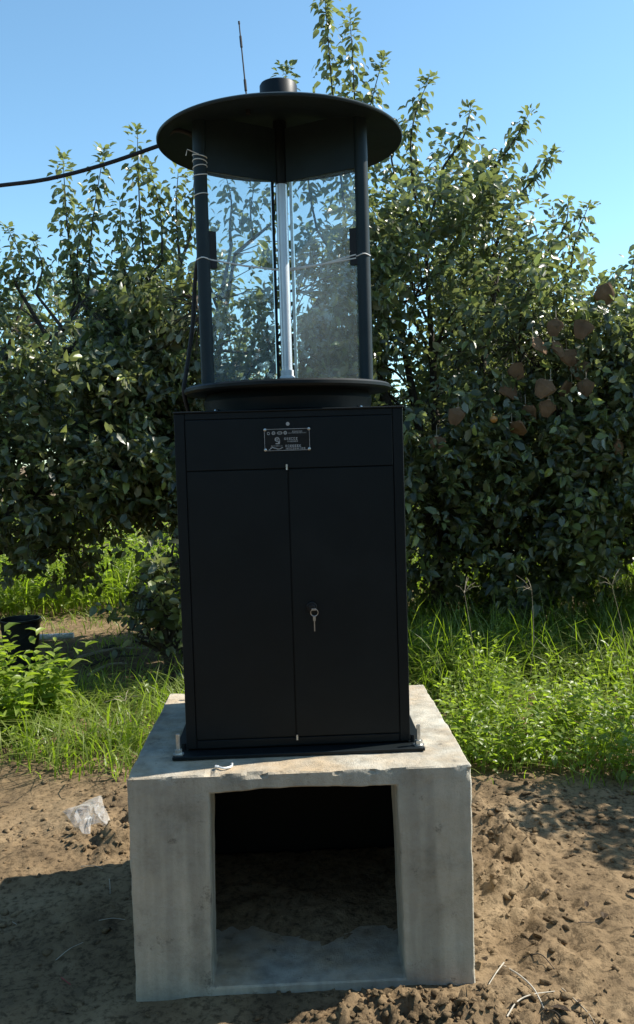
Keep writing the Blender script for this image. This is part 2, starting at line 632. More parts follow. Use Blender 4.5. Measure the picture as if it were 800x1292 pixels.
# ------------------------------------------------------------------ plinth
def plinth():
    X0, X1, Y0, Y1, ZT = -.437, .437, -.43, .375, .525
    ox0, ox1, oz0, oz1, oy = -.229, .245, -.030, .482, .31
    def axis(pts, st=.0135):
        out = []
        for a, b in zip(pts[:-1], pts[1:]):
            n = max(1, int(round((b - a) / st)))
            out += [a + (b - a) * i / n for i in range(n)]
        return np.array(out + [pts[-1]])
    ya, yb = Y0 + .15, Y0 + .30                      # front wall thickness, depth of the sill
    ax, ay, az = axis([X0, -.375, ox0, ox1, .375, X1]), axis([Y0, ya, yb, oy, Y1]), axis([-.22, -.16, oz0, oz1, ZT])
    bm = bmesh.new(); vd = {}
    def V(i, j, k):
        if (i, j, k) not in vd:
            vd[i, j, k] = bm.verts.new((ax[i], ay[j], az[k]))
        return vd[i, j, k]
    nx_, ny_, nz_ = len(ax) - 1, len(ay) - 1, len(az) - 1
    def sol(i, j, k):
        if not (0 <= i < nx_ and 0 <= j < ny_ and 0 <= k < nz_):
            return False
        cx, cy, cz = (ax[i] + ax[i + 1]) / 2, (ay[j] + ay[j + 1]) / 2, (az[k] + az[k + 1]) / 2
        if ox0 < cx < ox1 and cy < yb and oz0 < cz < oz1:
            return False                                # mouth
        if -.375 < cx < .375 and ya < cy < oy and oz0 < cz < oz1:
            return False                                # hollow inside, made wider than the mouth to dim the niche
        return not (-.375 < cx < .375 and yb < cy < oy and -.16 < cz < oz1)  # pit below the sill, sunk so less light comes back out
    for i in range(nx_):
        for j in range(ny_):
            for k in range(nz_):
                if not sol(i, j, k):
                    continue
                if not sol(i + 1, j, k): bm.faces.new((V(i+1,j,k), V(i+1,j+1,k), V(i+1,j+1,k+1), V(i+1,j,k+1)))
                if not sol(i - 1, j, k): bm.faces.new((V(i,j,k), V(i,j,k+1), V(i,j+1,k+1), V(i,j+1,k)))
                if not sol(i, j + 1, k): bm.faces.new((V(i,j+1,k), V(i,j+1,k+1), V(i+1,j+1,k+1), V(i+1,j+1,k)))
                if not sol(i, j - 1, k): bm.faces.new((V(i,j,k), V(i+1,j,k), V(i+1,j,k+1), V(i,j,k+1)))
                if not sol(i, j, k + 1): bm.faces.new((V(i,j,k+1), V(i+1,j,k+1), V(i+1,j+1,k+1), V(i,j+1,k+1)))
                if not sol(i, j, k - 1): bm.faces.new((V(i,j,k), V(i,j+1,k), V(i+1,j+1,k), V(i+1,j,k)))
    bmesh.ops.recalc_face_normals(bm, faces=bm.faces)
    ed = [e for e in bm.edges if len(e.link_faces) == 2 and e.calc_face_angle(0) > R(60)]
    bmesh.ops.bevel(bm, geom=ed, offset=.0040, segments=1, affect='EDGES')
    bm.normal_update()
    co = np.array([v.co for v in bm.verts]); nr = np.array([v.normal for v in bm.verts])
    x_, y_, z_ = co.T
    a = .0034 * fbm(x_ * 6 + z_ * 5 + 3, y_ * 6 + z_ * 4 + 8, 3) + .0016 * fbm(x_ * 30 + z_ * 26, y_ * 30 + z_ * 22, 2)
    inn = y_ < oy
    e = .010
    near = ((abs(abs(x_) - X1) < e).astype(int) + (np.minimum(abs(y_ - Y0), abs(y_ - Y1)) < e) + (abs(z_ - ZT) < e)
            + ((abs(x_ - ox0) < e) & inn) + ((abs(x_ - ox1) < e) & inn) + ((abs(z_ - oz1) < e) & inn)) >= 2
    chip = np.clip(fbm(x_ * 22 + z_ * 25, y_ * 22 + z_ * 17 + 2, 3, .7) + .02, 0, 1)
    topf = np.clip((z_ - .49) / .03, 0, 1) * (y_ < Y0 + .03)
    a = a - near * (.004 + .018 * topf) * chip                                       # worn and chipped edges
    co = co + nr * a[:, None]
    # the hand-made formwork left the niche a little crooked
    co[:, 0] -= np.where((abs(x_ - ox0) < .035) & inn, .012 * (1 - z_ / .5), 0)
    co[:, 0] += np.where((abs(x_ - ox1) < .035) & inn, .010 * (1 - z_ / .5), 0)
    co[:, 2] += np.where((abs(z_ - oz1) < .016) & (x_ > ox0 - .01) & (x_ < ox1 + .01) & inn, .005 * np.sin((x_ + .2) * 9) - .003 + .006 * fbm(x_ * 20, y_ * 20, 2), 0)
    for v, c in zip(bm.verts, co):
        v.co = c
    bm.normal_update()
    for f in bm.faces:
        f.smooth = True
    for e_ in bm.edges:
        if len(e_.link_faces) == 2 and e_.calc_face_angle(0) > R(24):
            e_.smooth = False
    me = bpy.data.meshes.new('concrete_plinth'); bm.to_mesh(me); bm.free()
    o = link('concrete_plinth', me, None, M['concrete'])
    MB().box(-.373, .373, oy - .012, oy - .004, -.15, oz1 - .006).build('niche_shade_sheet', M['paint'], o)  # black sheet added to stand in for the deep shade of the niche
    tag(o, 'grey cast concrete plinth with a square open niche under the black cabinet', 'plinth')


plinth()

# ------------------------------------------------------------------ insect trap
trap = empty('insect_trap', (0, 0, .525))
tag(trap, 'tall black insect monitoring trap with cabinet, glass baffles and round roof on the plinth', 'insect trap')
P = M['paint']
CF, CB, CW, CZ0, CZ1 = -.270, .270, .303, .537, 1.447       # cabinet front, back, half width, bottom, top
MB().box(-.336, .336, -.318, .318, .5275, .5365).build('base_plate', P, trap, .0015, 1)
MB().box(-CW + .004, CW - .004, CF + .006, CB, CZ0, CZ1 - .006).build('cabinet_body', P, trap, .002, 1)
MB().box(-CW - .002, CW + .002, CF - .004, CB + .004, CZ1 - .005, CZ1).build('cabinet_lid', P, trap, .0015, 1)
dz0, dz1, dx0, dx1, seam = .566, 1.288, -.274, .274, -.006
MB().box(-CW, dx0 - .0015, CF, CF + .02, CZ0 + .004, CZ1 - .0055).build('stile', P, trap, .0015, 1)
MB().box(dx1 + .0015, CW, CF, CF + .02, CZ0 + .004, CZ1 - .0055).build('stile', P, trap, .0015, 1)
header = MB().box(dx0, dx1, CF - .001, CF + .02, dz1 + .0018, CZ1 - .0232).build('header_panel', P, trap, .0015, 1)
MB().box(dx0, dx1, CF, CF + .02, CZ1 - .022, CZ1 - .0055).build('top_rail', P, trap, .001, 1)
MB().box(dx0, dx1, CF, CF + .02, CZ0 + .004, dz0 - .003).build('bottom_rail', P, trap, .0015, 1)
dl = MB().box(dx0, seam - .0006, CF - .002, CF + .02, dz0, dz1).build('door', P, trap, .002, 2)
dr = MB().box(seam + .0006, dx1, CF - .0030, CF + .02, dz0, dz1).build('door', P, trap, .002, 2)
MB().tube([(-.009, CF - .008, dz1 - .002), (-.009, CF - .008, dz1 + .013)], .003, 8).build('hinge_pin', M['steel'], dl, smooth=True)
MB().tube([(-.004, CF - .008, dz0 - .008), (-.004, CF - .008, dz0 + .006)], .003, 8).build('hinge_pin', M['steel'], dr, smooth=True)
# lock and hanging key
lx, lz = .046, .917
lk = MB()
lk.tube([(lx, CF - .002, lz), (lx, CF - .010, lz)], .014, 16).tube([(lx, CF - .010, lz), (lx, CF - .018, lz)], .0085, 14)
lk.build('lock', M['bucket'], dr, .001, 1, True)
k = MB()
ring = [(lx + .006 + .010 * math.sin(t), CF - .021 - .003 * math.cos(t), lz - .012 + .010 * math.cos(t)) for t in [i * 2 * math.pi / 16 for i in range(17)]]
k.tube(ring, .0009, 6, False)
k.box(lx - .001, lx + .011, CF - .0235, CF - .0205, lz - .006, lz - .0005)
k.build('key_ring', M['steel'], dr, smooth=True)
k2 = MB().box(lx + .0042, lx + .0068, CF - .0225, CF - .0205, lz - .062, lz - .023).box(lx + .002, lx + .009, CF - .0228, CF - .0202, lz - .034, lz - .022)
k2.build('key', M['steel'], dr)


# name plate with its print
def name_plate():
    z, xc = 1.366, -.006
    x0, x1, z0, z1 = xc - .061, xc + .061, z - .030, z + .030
    f = CF - .001
    pl = MB().box(x0, x1, f - .002, f, z0, z1).build('name_plate', M['plate'], trap)
    fr = MB(); t = .0012
    fr.box(x0 + .001, x1 - .001, f - .0026, f - .002, z1 - .0012 - t, z1 - .0012).box(x0 + .001, x1 - .001, f - .0026, f - .002, z0 + .0012, z0 + .0012 + t)
    fr.box(x0 + .001, x0 + .001 + t, f - .0026, f - .002, z0 + .003, z1 - .003).box(x1 - .001 - t, x1 - .001, f - .0026, f - .002, z0 + .003, z1 - .003)
    fr.build('border', M['print'], pl)
    for sx in (x0 + .003, x1 - .003):
        for sz in (z0 + .004, z1 - .003):
            MB().ball((sx, f - .0025, sz), .0042, 10, (1, .6, 1)).build('rivet', M['steel'], pl, smooth=True)
    g = MB(); a, b = f - .0025, f - .002
    def sect(u0, u1, w0, w1):      # unit plate coordinates, 0..1 right and down
        g.box(x0 + u0 * .122, x0 + u1 * .122, a, b, z1 - w1 * .06, z1 - w0 * .06)
    def ringm(u, w_, ru, rw, th=.35, n=14):
        cx, cz = x0 + u * .122, z1 - w_ * .06
        for i in range(n):
            t0, t1 = 2 * math.pi * i / n, 2 * math.pi * (i + 1) / n
            q = []
            for yy in (a, b):
                for (tt, kk) in ((t0, 1), (t1, 1), (t1, 1 - th), (t0, 1 - th)):
                    q.append((cx + ru * .122 * kk * math.cos(tt), yy, cz + rw * .06 * kk * math.sin(tt)))
            g.add(q, [(0, 1, 2, 3), (7, 6, 5, 4), (0, 4, 5, 1), (2, 6, 7, 3)])
    ringm(.10, .21, .032, .068, .35); ringm(.21, .20, .040, .08, .4); ringm(.345, .20, .060, .075, .3); ringm(.465, .20, .040, .082, .7)
    sect(.19, .235, .18, .215); sect(.31, .38, .185, .215)
    rr = random.Random(3)
    def line(u0, u1, w0, w1, gap=.28):
        u = u0; h = w1 - w0; cw = h * .5
        while u + cw * .8 < u1:                 # little blocks of strokes, as small print reads
            sect(u, u + cw * .75, w0, w0 + h * .2)
            sect(u, u + cw * .75, w1 - h * .2, w1)
            if rr.random() < .7: sect(u + cw * .26, u + cw * .48, w0 + h * .2, w1 - h * .2)
            if rr.random() < .6: sect(u, u + cw * .15, w0 + h * .2, w1 - h * .2)
            if rr.random() < .5: sect(u + cw * .55, u + cw * .75, w0 + h * .42, w0 + h * .6)
            u += cw
    line(.62, .85, .12, .175); line(.53, .93, .195, .235)
    line(.44, .78, .41, .51); line(.50, .75, .55, .61)
    line(.46, .83, .73, .83); line(.46, .93, .86, .94)
    sect(.46, .50, .86, .94); sect(.70, .76, .86, .94)
    # round emblem with a tail, and the slanted italic mark below it
    ringm(.285, .48, .055, .10, .45)
    sect(.30, .345, .50, .64); sect(.25, .34, .64, .69); sect(.27, .30, .45, .50)
    for i, (u, ww) in enumerate([(.10, .90), (.13, .84), (.16, .80), (.19, .82), (.22, .84), (.25, .86), (.28, .88), (.31, .88), (.34, .86), (.37, .82)]):
        sect(u, u + .034, ww, ww + .045)
    line(.15, .40, .745, .79)
    g.build('print', M['print'], pl)
    MB().tube([(xc + .003, f - .002, z1 + .0115), (xc + .003, f, z1 + .0115)], .005, 12).build('vent_screw', M['print'], header, smooth=True)


name_plate()

# anchor bolts on the base plate corners
for sx, sy in ((-.322, -.295), (.322, -.295), (-.322, .295), (.322, .295)):
    ab = MB().tube([(sx, sy, .536), (sx, sy, .592)], .0055, 10).build('anchor_bolt', M['steel'], trap, smooth=True)
    MB().tube([(sx, sy, .5365), (sx, sy, .5395)], .015, 14).build('washer', M['steel'], ab)
    MB().tube([(sx, sy, .5395), (sx, sy, .5505)], .0105, 6).build('nut', M['steel'], ab)
for sx in (-1, 1):
    MB().tube([(sx * .311, -.262, .5365), (sx * .311, -.262, .556)], .007, 6).build('foot_screw', M['paint'], trap)

# collecting funnel under the lower tray
fun = MB().lathe([(.15, CZ1 + .001), (.235, CZ1 + .001), (.240, CZ1 + .004), (.246, CZ1 + .036), (.236, CZ1 + .058), (.15, CZ1 + .058)], 64)
fun.build('funnel', P, trap, smooth=True)
for a in (-35, -145):
    MB().ball((.246 * math.cos(R(a)), .246 * math.sin(R(a)), CZ1 + .006), .006, 8).build('funnel_bolt', M['steel'], trap, smooth=True)
TZ = 1.512
tray = MB().lathe([(.0, TZ - .008), (.235, TZ - .008), (.285, TZ - .004), (.296, TZ - .006), (.302, TZ), (.302, TZ + .008), (.296, TZ + .013), (.286, TZ + .012), (.240, TZ + .006), (.0, TZ + .002)], 96)
tray.build('lower_tray', P, trap, smooth=True)
# three posts, three glass baffles meeting at the lamp
RZ = 2.222                        # roof rim height
PR = .256
angs = [R(-30), R(210), R(90)]
for i, a in enumerate(angs):
    px, py = PR * math.cos(a), PR * math.sin(a)
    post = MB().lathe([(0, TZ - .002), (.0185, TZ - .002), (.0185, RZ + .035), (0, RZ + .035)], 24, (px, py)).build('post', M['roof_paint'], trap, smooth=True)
    u = Vector((math.cos(a), math.sin(a), 0)); n_ = Vector((-u.y, u.x, 0))
    b0, b1 = .036, PR - .014
    # glass clamps on the post
    zc = 1.90
    c = MB()
    q = [u * (PR - .038) + n_ * .007, u * (PR - .016) + n_ * .007, u * (PR - .016) - n_ * .007, u * (PR - .038) - n_ * .007]
    c.add([(v.x, v.y, zc - .05) for v in q] + [(v.x, v.y, zc + .05) for v in q], [(0, 1, 2, 3), (7, 6, 5, 4), (0, 4, 5, 1), (1, 5, 6, 2), (2, 6, 7, 3), (3, 7, 4, 0)])
    c.build('glass_clamp', M['rubber'], post)
    g = MB()
    q = [u * b0 + n_ * .002, u * b1 + n_ * .002, u * b1 - n_ * .002, u * b0 - n_ * .002]
    zt = 2.112
    g.add([(v.x, v.y, TZ + .022) for v in q] + [(v.x, v.y, zt) for v in q], [(0, 1, 2, 3), (7, 6, 5, 4), (0, 4, 5, 1), (1, 5, 6, 2), (2, 6, 7, 3), (3, 7, 4, 0)])
    g.build('glass_baffle', M['glass'], trap)
    # channels that hold the pane, below and under the roof
    for z0_, z1_, nm in ((TZ + .006, TZ + .021, 'glass_channel'), (2.113, 2.262, 'roof_gusset')):
        q = [u * .020 + n_ * .006, u * (PR - .0175) + n_ * .006, u * (PR - .0175) - n_ * .006, u * .020 - n_ * .006]
        MB().add([(v.x, v.y, z0_) for v in q] + [(v.x, v.y, z1_) for v in q], [(0, 1, 2, 3), (7, 6, 5, 4), (0, 4, 5, 1), (1, 5, 6, 2), (2, 6, 7, 3), (3, 7, 4, 0)]).build(nm, M['roof_paint'], trap)
    # inner edging of the pane
    q = [u * .027 + n_ * .003, u * .035 + n_ * .003, u * .035 - n_ * .003, u * .027 - n_ * .003]
    MB().add([(v.x, v.y, TZ + .03) for v in q] + [(v.x, v.y, 2.110) for v in q], [(0, 1, 2, 3), (7, 6, 5, 4), (0, 4, 5, 1), (1, 5, 6, 2), (2, 6, 7, 3), (3, 7, 4, 0)]).build('pane_edging', M['steel'] if i == 0 else P, trap)
    # steel wire from the post to the lamp, and wraps on the post
    zw = 1.872
    wr = MB().tube([(px + .0195 * math.cos(t), py + .0195 * math.sin(t), zw + .002 * math.sin(3 * t)) for t in [j * 2 * math.pi / 18 for j in range(19)]], .0016, 6, False)
    wr.build('wire_wrap', M['wire'], post)
    if i == 1:
        for zz in (2.150, 2.135, 2.120, 2.100, 2.045):
            MB().tube([(px + .0195 * math.cos(t), py + .0195 * math.sin(t), zz + .004 * math.sin(t + zz * 90)) for t in [j * 2 * math.pi / 18 for j in range(19)]], .0014, 6, False).build('wire_wrap', M['wire'], post)
        MB().tube([(px, py - .0195, 2.15), (px - .03, py - .03, 2.16), (px - .035, py - .025, 2.145)], .0012, 6).build('wire_end', M['wire'], post)
    st, en = u * (PR - .019), u * .022
    if i == 0:
        n_ = -n_
    for off in ((.0025, -.0025) if i == 0 else (.0,)):
        MB().tube([Vector((st.x, st.y, zw + off * 2)) + n_ * .0055, Vector(((st.x + en.x) / 2, (st.y + en.y) / 2, zw - .008)) + n_ * .0055, Vector((en.x, en.y, zw - .010 - off)) + n_ * .0055], .0026, 6).build('tie_wire', M['wire'], trap)
# lamp
lamp = MB().lathe([(0, TZ + .040), (.0155, TZ + .040), (.0155, 2.15), (0, 2.15)], 24).build('lamp_tube', M['tube'], trap, smooth=True)
MB().lathe([(0, TZ + .004), (.022, TZ + .004), (.025, TZ + .008), (.025, TZ + .040), (.019, TZ + .046), (.019, TZ + .062), (0, TZ + .062)], 24).build('lamp_socket', M['white_plastic'], lamp, smooth=True)
MB().lathe([(0, 2.108), (.0175, 2.108), (.0195, 2.115), (.0195, 2.285), (0, 2.285)], 24).build('lamp_holder', M['paint'], lamp, smooth=True)
# roof: a shallow cone of sheet steel with a rolled rim, and its cap
rp = [(.0, 2.298), (.346, RZ + .004), (.350, RZ - .001), (.353, RZ + .002), (.353, RZ + .006), (.348, RZ + .010), (.066, 2.312), (.0, 2.316)]
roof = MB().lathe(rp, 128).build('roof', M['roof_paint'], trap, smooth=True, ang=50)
MB().lathe([(.0, 2.305), (.054, 2.305), (.054, 2.385), (.051, 2.390), (.0, 2.391)], 40).build('roof_cap', P, roof, smooth=True)
# whip antenna with two thicker sleeves
A0 = spot(312.5, 121, 2.46); A1 = spot(301.5, 27, 2.50)
A0.z = 2.245
ant = MB().tube([A0, A0.lerp(A1, .97), A1], [.0022, .0018, .0012], 8).tube([A0, A0 + Vector((0, 0, .012))], .006, 10)
ant.tube([A0.lerp(A1, .25), A0.lerp(A1, .37)], .0036, 8).tube([A0.lerp(A1, .72), A0.lerp(A1, .84)], .0034, 8).tube([A0.lerp(A1, .97), A1], .0028, 8)
ant.build('antenna', M['rubber'], roof, smooth=True)


def curve_pts(ctrl, n=10):
    """Catmull-Rom through control points"""
    c = [Vector(p) for p in ctrl]
    c = [c[0] * 2 - c[1]] + c + [c[-1] * 2 - c[-2]]
    out = []
    for i in range(1, len(c) - 2):
        for j in range(n):
            t = j / n
            out.append(.5 * ((2 * c[i]) + (c[i + 1] - c[i - 1]) * t + (2 * c[i - 1] - 5 * c[i] + 4 * c[i + 1] - c[i + 2]) * t * t + (3 * c[i] - c[i - 1] - 3 * c[i + 1] + c[i + 2]) * t ** 3))
    return out + [c[-2]]


lp = Vector((PR * math.cos(angs[1]), PR * math.sin(angs[1]), 0))
cl = [spot(px, py, d) for px, py, d in ((-60, 241, 2.75), (0, 234, 2.72), (60, 226, 2.70), (130, 208, 2.68), (203, 183, 2.66))]
farc = [cl[0] + Vector((-u_, .10 * u_, -.035 * u_ + .022 * u_ * u_)) for u_ in (7, 5.5, 4.2, 3.1, 2.2, 1.5, .95, .55, .25)]
cab = curve_pts(farc + cl, 4)
cab += curve_pts([cl[-1], (-.29, -.09, 2.235), (lp.x - .006, lp.y + .026, 2.20), (lp.x - .004, lp.y + .026, 2.10), (lp.x - .002, lp.y + .026, 1.95), spot(247, 345, 2.60), spot(243, 410, 2.62), spot(235, 470, 2.62), spot(232, 495, 2.62), (-.292, .02, CZ1 + .001)], 8)[1:]
o = MB().tube(cab, .0062, 8).build('power_cable', M['rubber'], None, smooth=True)
tag(o, 'black power cable coming from the left to the round roof and down a post', 'cable')


# ------------------------------------------------------------------ leaves and branches
LT = np.array([(0, 0, 0), (.27, -.40, .05), (.27, .40, .05), (.30, 0, -.05), (.66, -.36, .02), (.66, .36, .02), (.68, 0, -.09), (1, 0, -.20)])
LF3 = np.array([(0, 1, 3), (0, 3, 2), (4, 7, 6), (6, 7, 5)])
LF4 = np.array([(1, 4, 6, 3), (3, 6, 5, 2)])


def norm(a):
    return a / np.maximum(np.linalg.norm(a, axis=-1, keepdims=True), 1e-9)


def leaf_frames(D, Nn):
    D = norm(D); S = norm(np.cross(Nn, D)); U = np.cross(D, S)
    return D, S, U


def leaf_mesh(name, P_, D, Nn, L, tint, mat_, parent, wid=.62, r_=rng):
    n = len(P_)
    D, S, U = leaf_frames(D, Nn)
    curl = r_.uniform(.2, 3.4, n)[:, None]; fold = r_.uniform(.0, 4.2, n)[:, None]
    wd = (wid * r_.uniform(.8, 1.15, n))[:, None]
    lx_ = LT[None, :, 0]; ly = LT[None, :, 1] * wd
    lz_ = np.where(np.abs(LT[None, :, 1]) > 0, LT[None, :, 2] * 0 + .06 * fold, 0) - .17 * curl * LT[None, :, 0] ** 2
    V = P_[:, None] + L[:, None, None] * (lx_[..., None] * D[:, None] + ly[..., None] * S[:, None] + lz_[..., None] * U[:, None])
    o = 8 * np.arange(n)[:, None, None]
    return np_mesh(name, V.reshape(-1, 3), [(LF3[None] + o).reshape(-1, 3), (LF4[None] + o).reshape(-1, 4)], mat_, parent, np.repeat(tint, 8))


def single_leaves():
    out = []
    for i, t in enumerate((.2, .35, .5, .62, .95)):
        me = bpy.data.meshes.new('leaf')
        v = LT.copy(); v[:, 1] *= .66
        v[:, 2] = np.where(np.abs(v[:, 1]) > 0, .03 + .02 * i, 0) - (.08 + .05 * ((i * 2) % 5)) * v[:, 0] ** 2
        me.from_pydata(v.tolist(), [], LF3.tolist() + LF4.tolist())
        a = me.attributes.new('tint', 'FLOAT', 'POINT')
        a.data.foreach_set('value', np.full(8, t, np.float32))
        me.materials.append(M['leaf'])
        out.append((t, me))
    return out


LEAFME = single_leaves()


def make_tree(name, label, base, top, dense, shoots, yspan, zlow, ncl, seed, nsingle=0, group='apple trees of the orchard row', L0=.062, leafmat='leaf', spread=1.0, low=None):
    """base (x,y) of the trunk; dense: [(x, ztop)...] outline of the full crown; shoots: [(x, y, z0, x, z1)] leafy leaders above it"""
    r_ = np.random.default_rng(seed)
    t = empty(name, (base[0], base[1], 0))
    tag(t, label, 'tree', group)
    dx = np.array([d[0] for d in dense]); dzt = np.array([d[1] for d in dense])
    x0, x1 = dx.min(), dx.max()
    br = MB()
    fork = Vector((base[0] + r_.uniform(-.06, .06), base[1], .62 * spread))
    wk = spread ** .5
    br.tube(curve_pts([(base[0], base[1], -.1), (base[0] + .02, base[1] + .02, .3 * spread), fork], 4), [wk * q for q in (.085, .078, .074, .072, .07, .068, .066, .064, .062)], 10)
    samples = []
    def limb(a, b, ra, rb, sag=.12, n=7, sides=6):
        mid = (a + b) / 2 + Vector((r_.uniform(-.1, .1), r_.uniform(-.1, .1), r_.uniform(0, sag)))
        pts = curve_pts([a, mid, b], n)
        m_ = len(pts)
        br.tube(pts, [ra + (rb - ra) * i / (m_ - 1) for i in range(m_)], sides)
        for p in pts[2:]:
            samples.append((p.x, p.y, p.z))
        return pts
    heads = []
    for i in range(9):
        hx = x0 + (x1 - x0) * (i + .5) / 9 + r_.uniform(-.15, .15)
        hz = float(np.interp(hx, dx, dzt)) - r_.uniform(.15, .7)
        hy = base[1] + r_.uniform(-.7, .7) * yspan
        pts = limb(fork, Vector((hx, hy, hz)), .042 * wk, .010 * wk, .35 * spread)
        heads.append(pts)
        for k_ in range(4):
            a = pts[int(len(pts) * r_.uniform(.35, .85))]
            e = a + Vector((r_.uniform(-.6, .6), r_.uniform(-.6, .6), r_.uniform(-.35, .45))) * spread
            e.z = max(e.z, zlow + .1)
            limb(a, e, .014 * wk, .005 * wk, .1, 4, 5)
    for i in range(7):                                              # low drooping limbs
        hx = x0 + (x1 - x0) * (i + .5) / 7
        limb(fork, Vector((hx, base[1] + r_.uniform(-.8, .8) * yspan, zlow + r_.uniform(.2, .7) * spread)), .03 * wk, .006, .25 * spread)
    # leafy spurs through the crown
    C = []
    while len(C) < ncl:
        m_ = ncl * 3
        x = r_.uniform(x0, x1, m_)
        yy = r_.uniform(-1, 1, m_)
        yy = np.sign(yy) * np.abs(yy) ** .8
        tz = np.interp(x, dx, dzt) - .45 * yy ** 2 + .25 * fbm(x * 1.3 + seed, yy * 2 + seed, 2)
        edge = np.minimum(x - x0, x1 - x)
        lowz = (np.interp(x, [q[0] for q in low], [q[1] for q in low]) if low else zlow) + .35 * yy ** 2 + .3 * fbm(x * 1.7 + seed * 3, yy + 9, 2)
        z = lowz + (tz - lowz) * r_.random(m_) ** .92
        clump = fbm(x * 2.1 + seed * 1.7, z * 2.1 + yy * 1.5, 3)
        pr = np.clip((tz - z) / .5 + .42, 0, 1) * np.clip(clump * 5.5 + .52, .015, 1)
        ok = (r_.random(m_) < pr) & (tz > lowz)
        C += list(np.stack([x, base[1] + yy * yspan, z], -1)[ok])
    C = np.array(C[:ncl])
    S = np.array(samples)
    # thin twig from each spur to the limb nearest to it (kept to the nearer ones)
    Pn, Dn, Nn, Ln, Tn = [], [], [], [], []
    d2 = ((C[:, None, :] - S[None]) ** 2).sum(-1)
    nn = d2.argmin(1); nd = np.sqrt(d2.min(1))
    for i in range(len(C)):
        b = C[i]; s_ = S[nn[i]]
        ax_ = b - s_
        ln = np.linalg.norm(ax_)
        ax_ = ax_ / max(ln, .01) + np.array([0, 0, .55]) + r_.normal(0, .35, 3)
        ax_ = ax_ / np.linalg.norm(ax_)
        if ln < .5 and i % 3 == 0:
            mid = (b + s_) / 2 + np.array([0, 0, .04])
            br.tube([s_, mid, b + ax_ * .10], [.0045, .0035, .0018], 4, False)
        m_ = r_.integers(8, 14)
        tt = np.sort(r_.uniform(-.02, .2, m_)); ph = np.arange(m_) * 2.4 + r_.uniform(0, 6.28)
        e1 = np.cross(ax_, [0.3, .5, .8]); e1 /= np.linalg.norm(e1); e2 = np.cross(ax_, e1)
        rad = np.cos(ph)[:, None] * e1 + np.sin(ph)[:, None] * e2
        Pn.append(b + tt[:, None] * ax_ + rad * .012)
        Dn.append(rad + ax_ * r_.uniform(.1, .9, m_)[:, None] + np.array([0, 0, -.35]) + r_.normal(0, .25, (m_, 3)))
        Nn.append(ax_ * .4 + np.array([0, 0, .5]) + r_.normal(0, .75, (m_, 3)))
        Ln.append(L0 * r_.uniform(.45, 1.4, m_))
        fresh = .32 if r_.random() < .08 else 0
        Tn.append(np.clip(r_.normal(.28, .28, m_) + fresh, 0, 1))
    for (ax0, ay0, az0, bx, bz) in shoots:
        a = Vector((ax0, ay0, az0)); b = Vector((bx, ay0 + r_.uniform(-.15, .15), bz))
        mid = (a + b) / 2 + Vector((r_.uniform(-.06, .06), r_.uniform(-.06, .06), 0))
        pts = curve_pts([a, mid, b], 8)
        br.tube(pts, [.009 - .0072 * i / (len(pts) - 1) for i in range(len(pts))], 5)
        j = ((S - np.array(a)) ** 2).sum(1).argmin()
        br.tube([S[j], (S[j] + np.array(a)) / 2, a], [.014, .011, .009], 5)
        ln = (b - a).length
        m_ = int(ln * 190)
        tt = np.sort(np.concatenate([r_.uniform(0, 1, m_ - 6), r_.uniform(.93, 1, 6)]))
        pa = np.array(pts); f = tt * (len(pts) - 1); i0 = np.minimum(f.astype(int), len(pts) - 2)
        pos = pa[i0] + (pa[i0 + 1] - pa[i0]) * (f - i0)[:, None]
        # some leaves sit on short side spurs
        side = (r_.random(m_) < .75) * r_.uniform(0, .17, m_) * (1.0 - .6 * tt)
        ph = np.arange(m_) * 2.4
        ph = np.where(side > .03, np.round(ph / 1.2) * 1.2, ph)
        rad = np.stack([np.cos(ph), np.sin(ph), np.zeros(m_)], -1)
        young = smooth01(.80, 1, tt)
        Pn.append(pos + rad * side[:, None])
        Dn.append(rad + np.array([0, 0, 1.]) * (-.55 + 1.5 * young)[:, None] + r_.normal(0, .25, (m_, 3)))
        Nn.append(np.array([0, 0, 1.]) + r_.normal(0, .55, (m_, 3)) - rad * .2)
        Ln.append(L0 * r_.uniform(.75, 1.2, m_) * (1 - .25 * young))
        Tn.append(np.clip(r_.normal(.33, .14, m_) + .6 * young ** 2 * (r_.random(m_) < .8), 0, 1))
    Pn, Dn, Nn, Ln, Tn = map(np.concatenate, (Pn, Dn, Nn, Ln, Tn))
    br.build('trunk', M['bark'], t, smooth=True, ang=80)
    single = np.zeros(len(Pn), bool)
    if nsingle:
        px, py, dd = seen(Pn)
        D_, S_, U_ = leaf_frames(Dn, Nn)
        view = norm(Pn - np.array(CAM_LOC))
        face = np.abs((U_ * view).sum(1))
        sc = Ln / dd * (face + .2)
        vis = (px > 5) & (px < 795) & (py > 0) & ~((px > 212) & (px < 520) & (py > 490)) & ~((px > 200) & (px < 505) & (py > 110) & (py < 225))
        front = Pn[:, 1] < np.quantile(Pn[:, 1], .35)
        sc = np.where(vis & front, sc, 0)
        ids = np.argsort(-sc)[:nsingle]
        ids = ids[sc[ids] > 0]
        single[ids] = True
        for i in ids:
            me = min(LEAFME, key=lambda q: abs(q[0] - Tn[i]))[1]
            o_ = bpy.data.objects.new('leaf', me)
            m4 = Matrix(((D_[i][0], S_[i][0], U_[i][0], Pn[i][0] - base[0]), (D_[i][1], S_[i][1], U_[i][1], Pn[i][1] - base[1]), (D_[i][2], S_[i][2], U_[i][2], Pn[i][2]), (0, 0, 0, 1)))
            o_.parent = t
            o_.matrix_basis = m4 @ Matrix.Scale(float(Ln[i]) * 1.05, 4)
            col.objects.link(o_)
    k_ = ~single
    o_ = leaf_mesh('crown', Pn[k_], Dn[k_], Nn[k_], Ln[k_], Tn[k_], M[leafmat], t, .66, r_)
    o_['kind'] = 'stuff'
    return t


DT = 6.1                                                            # distance of the orchard row


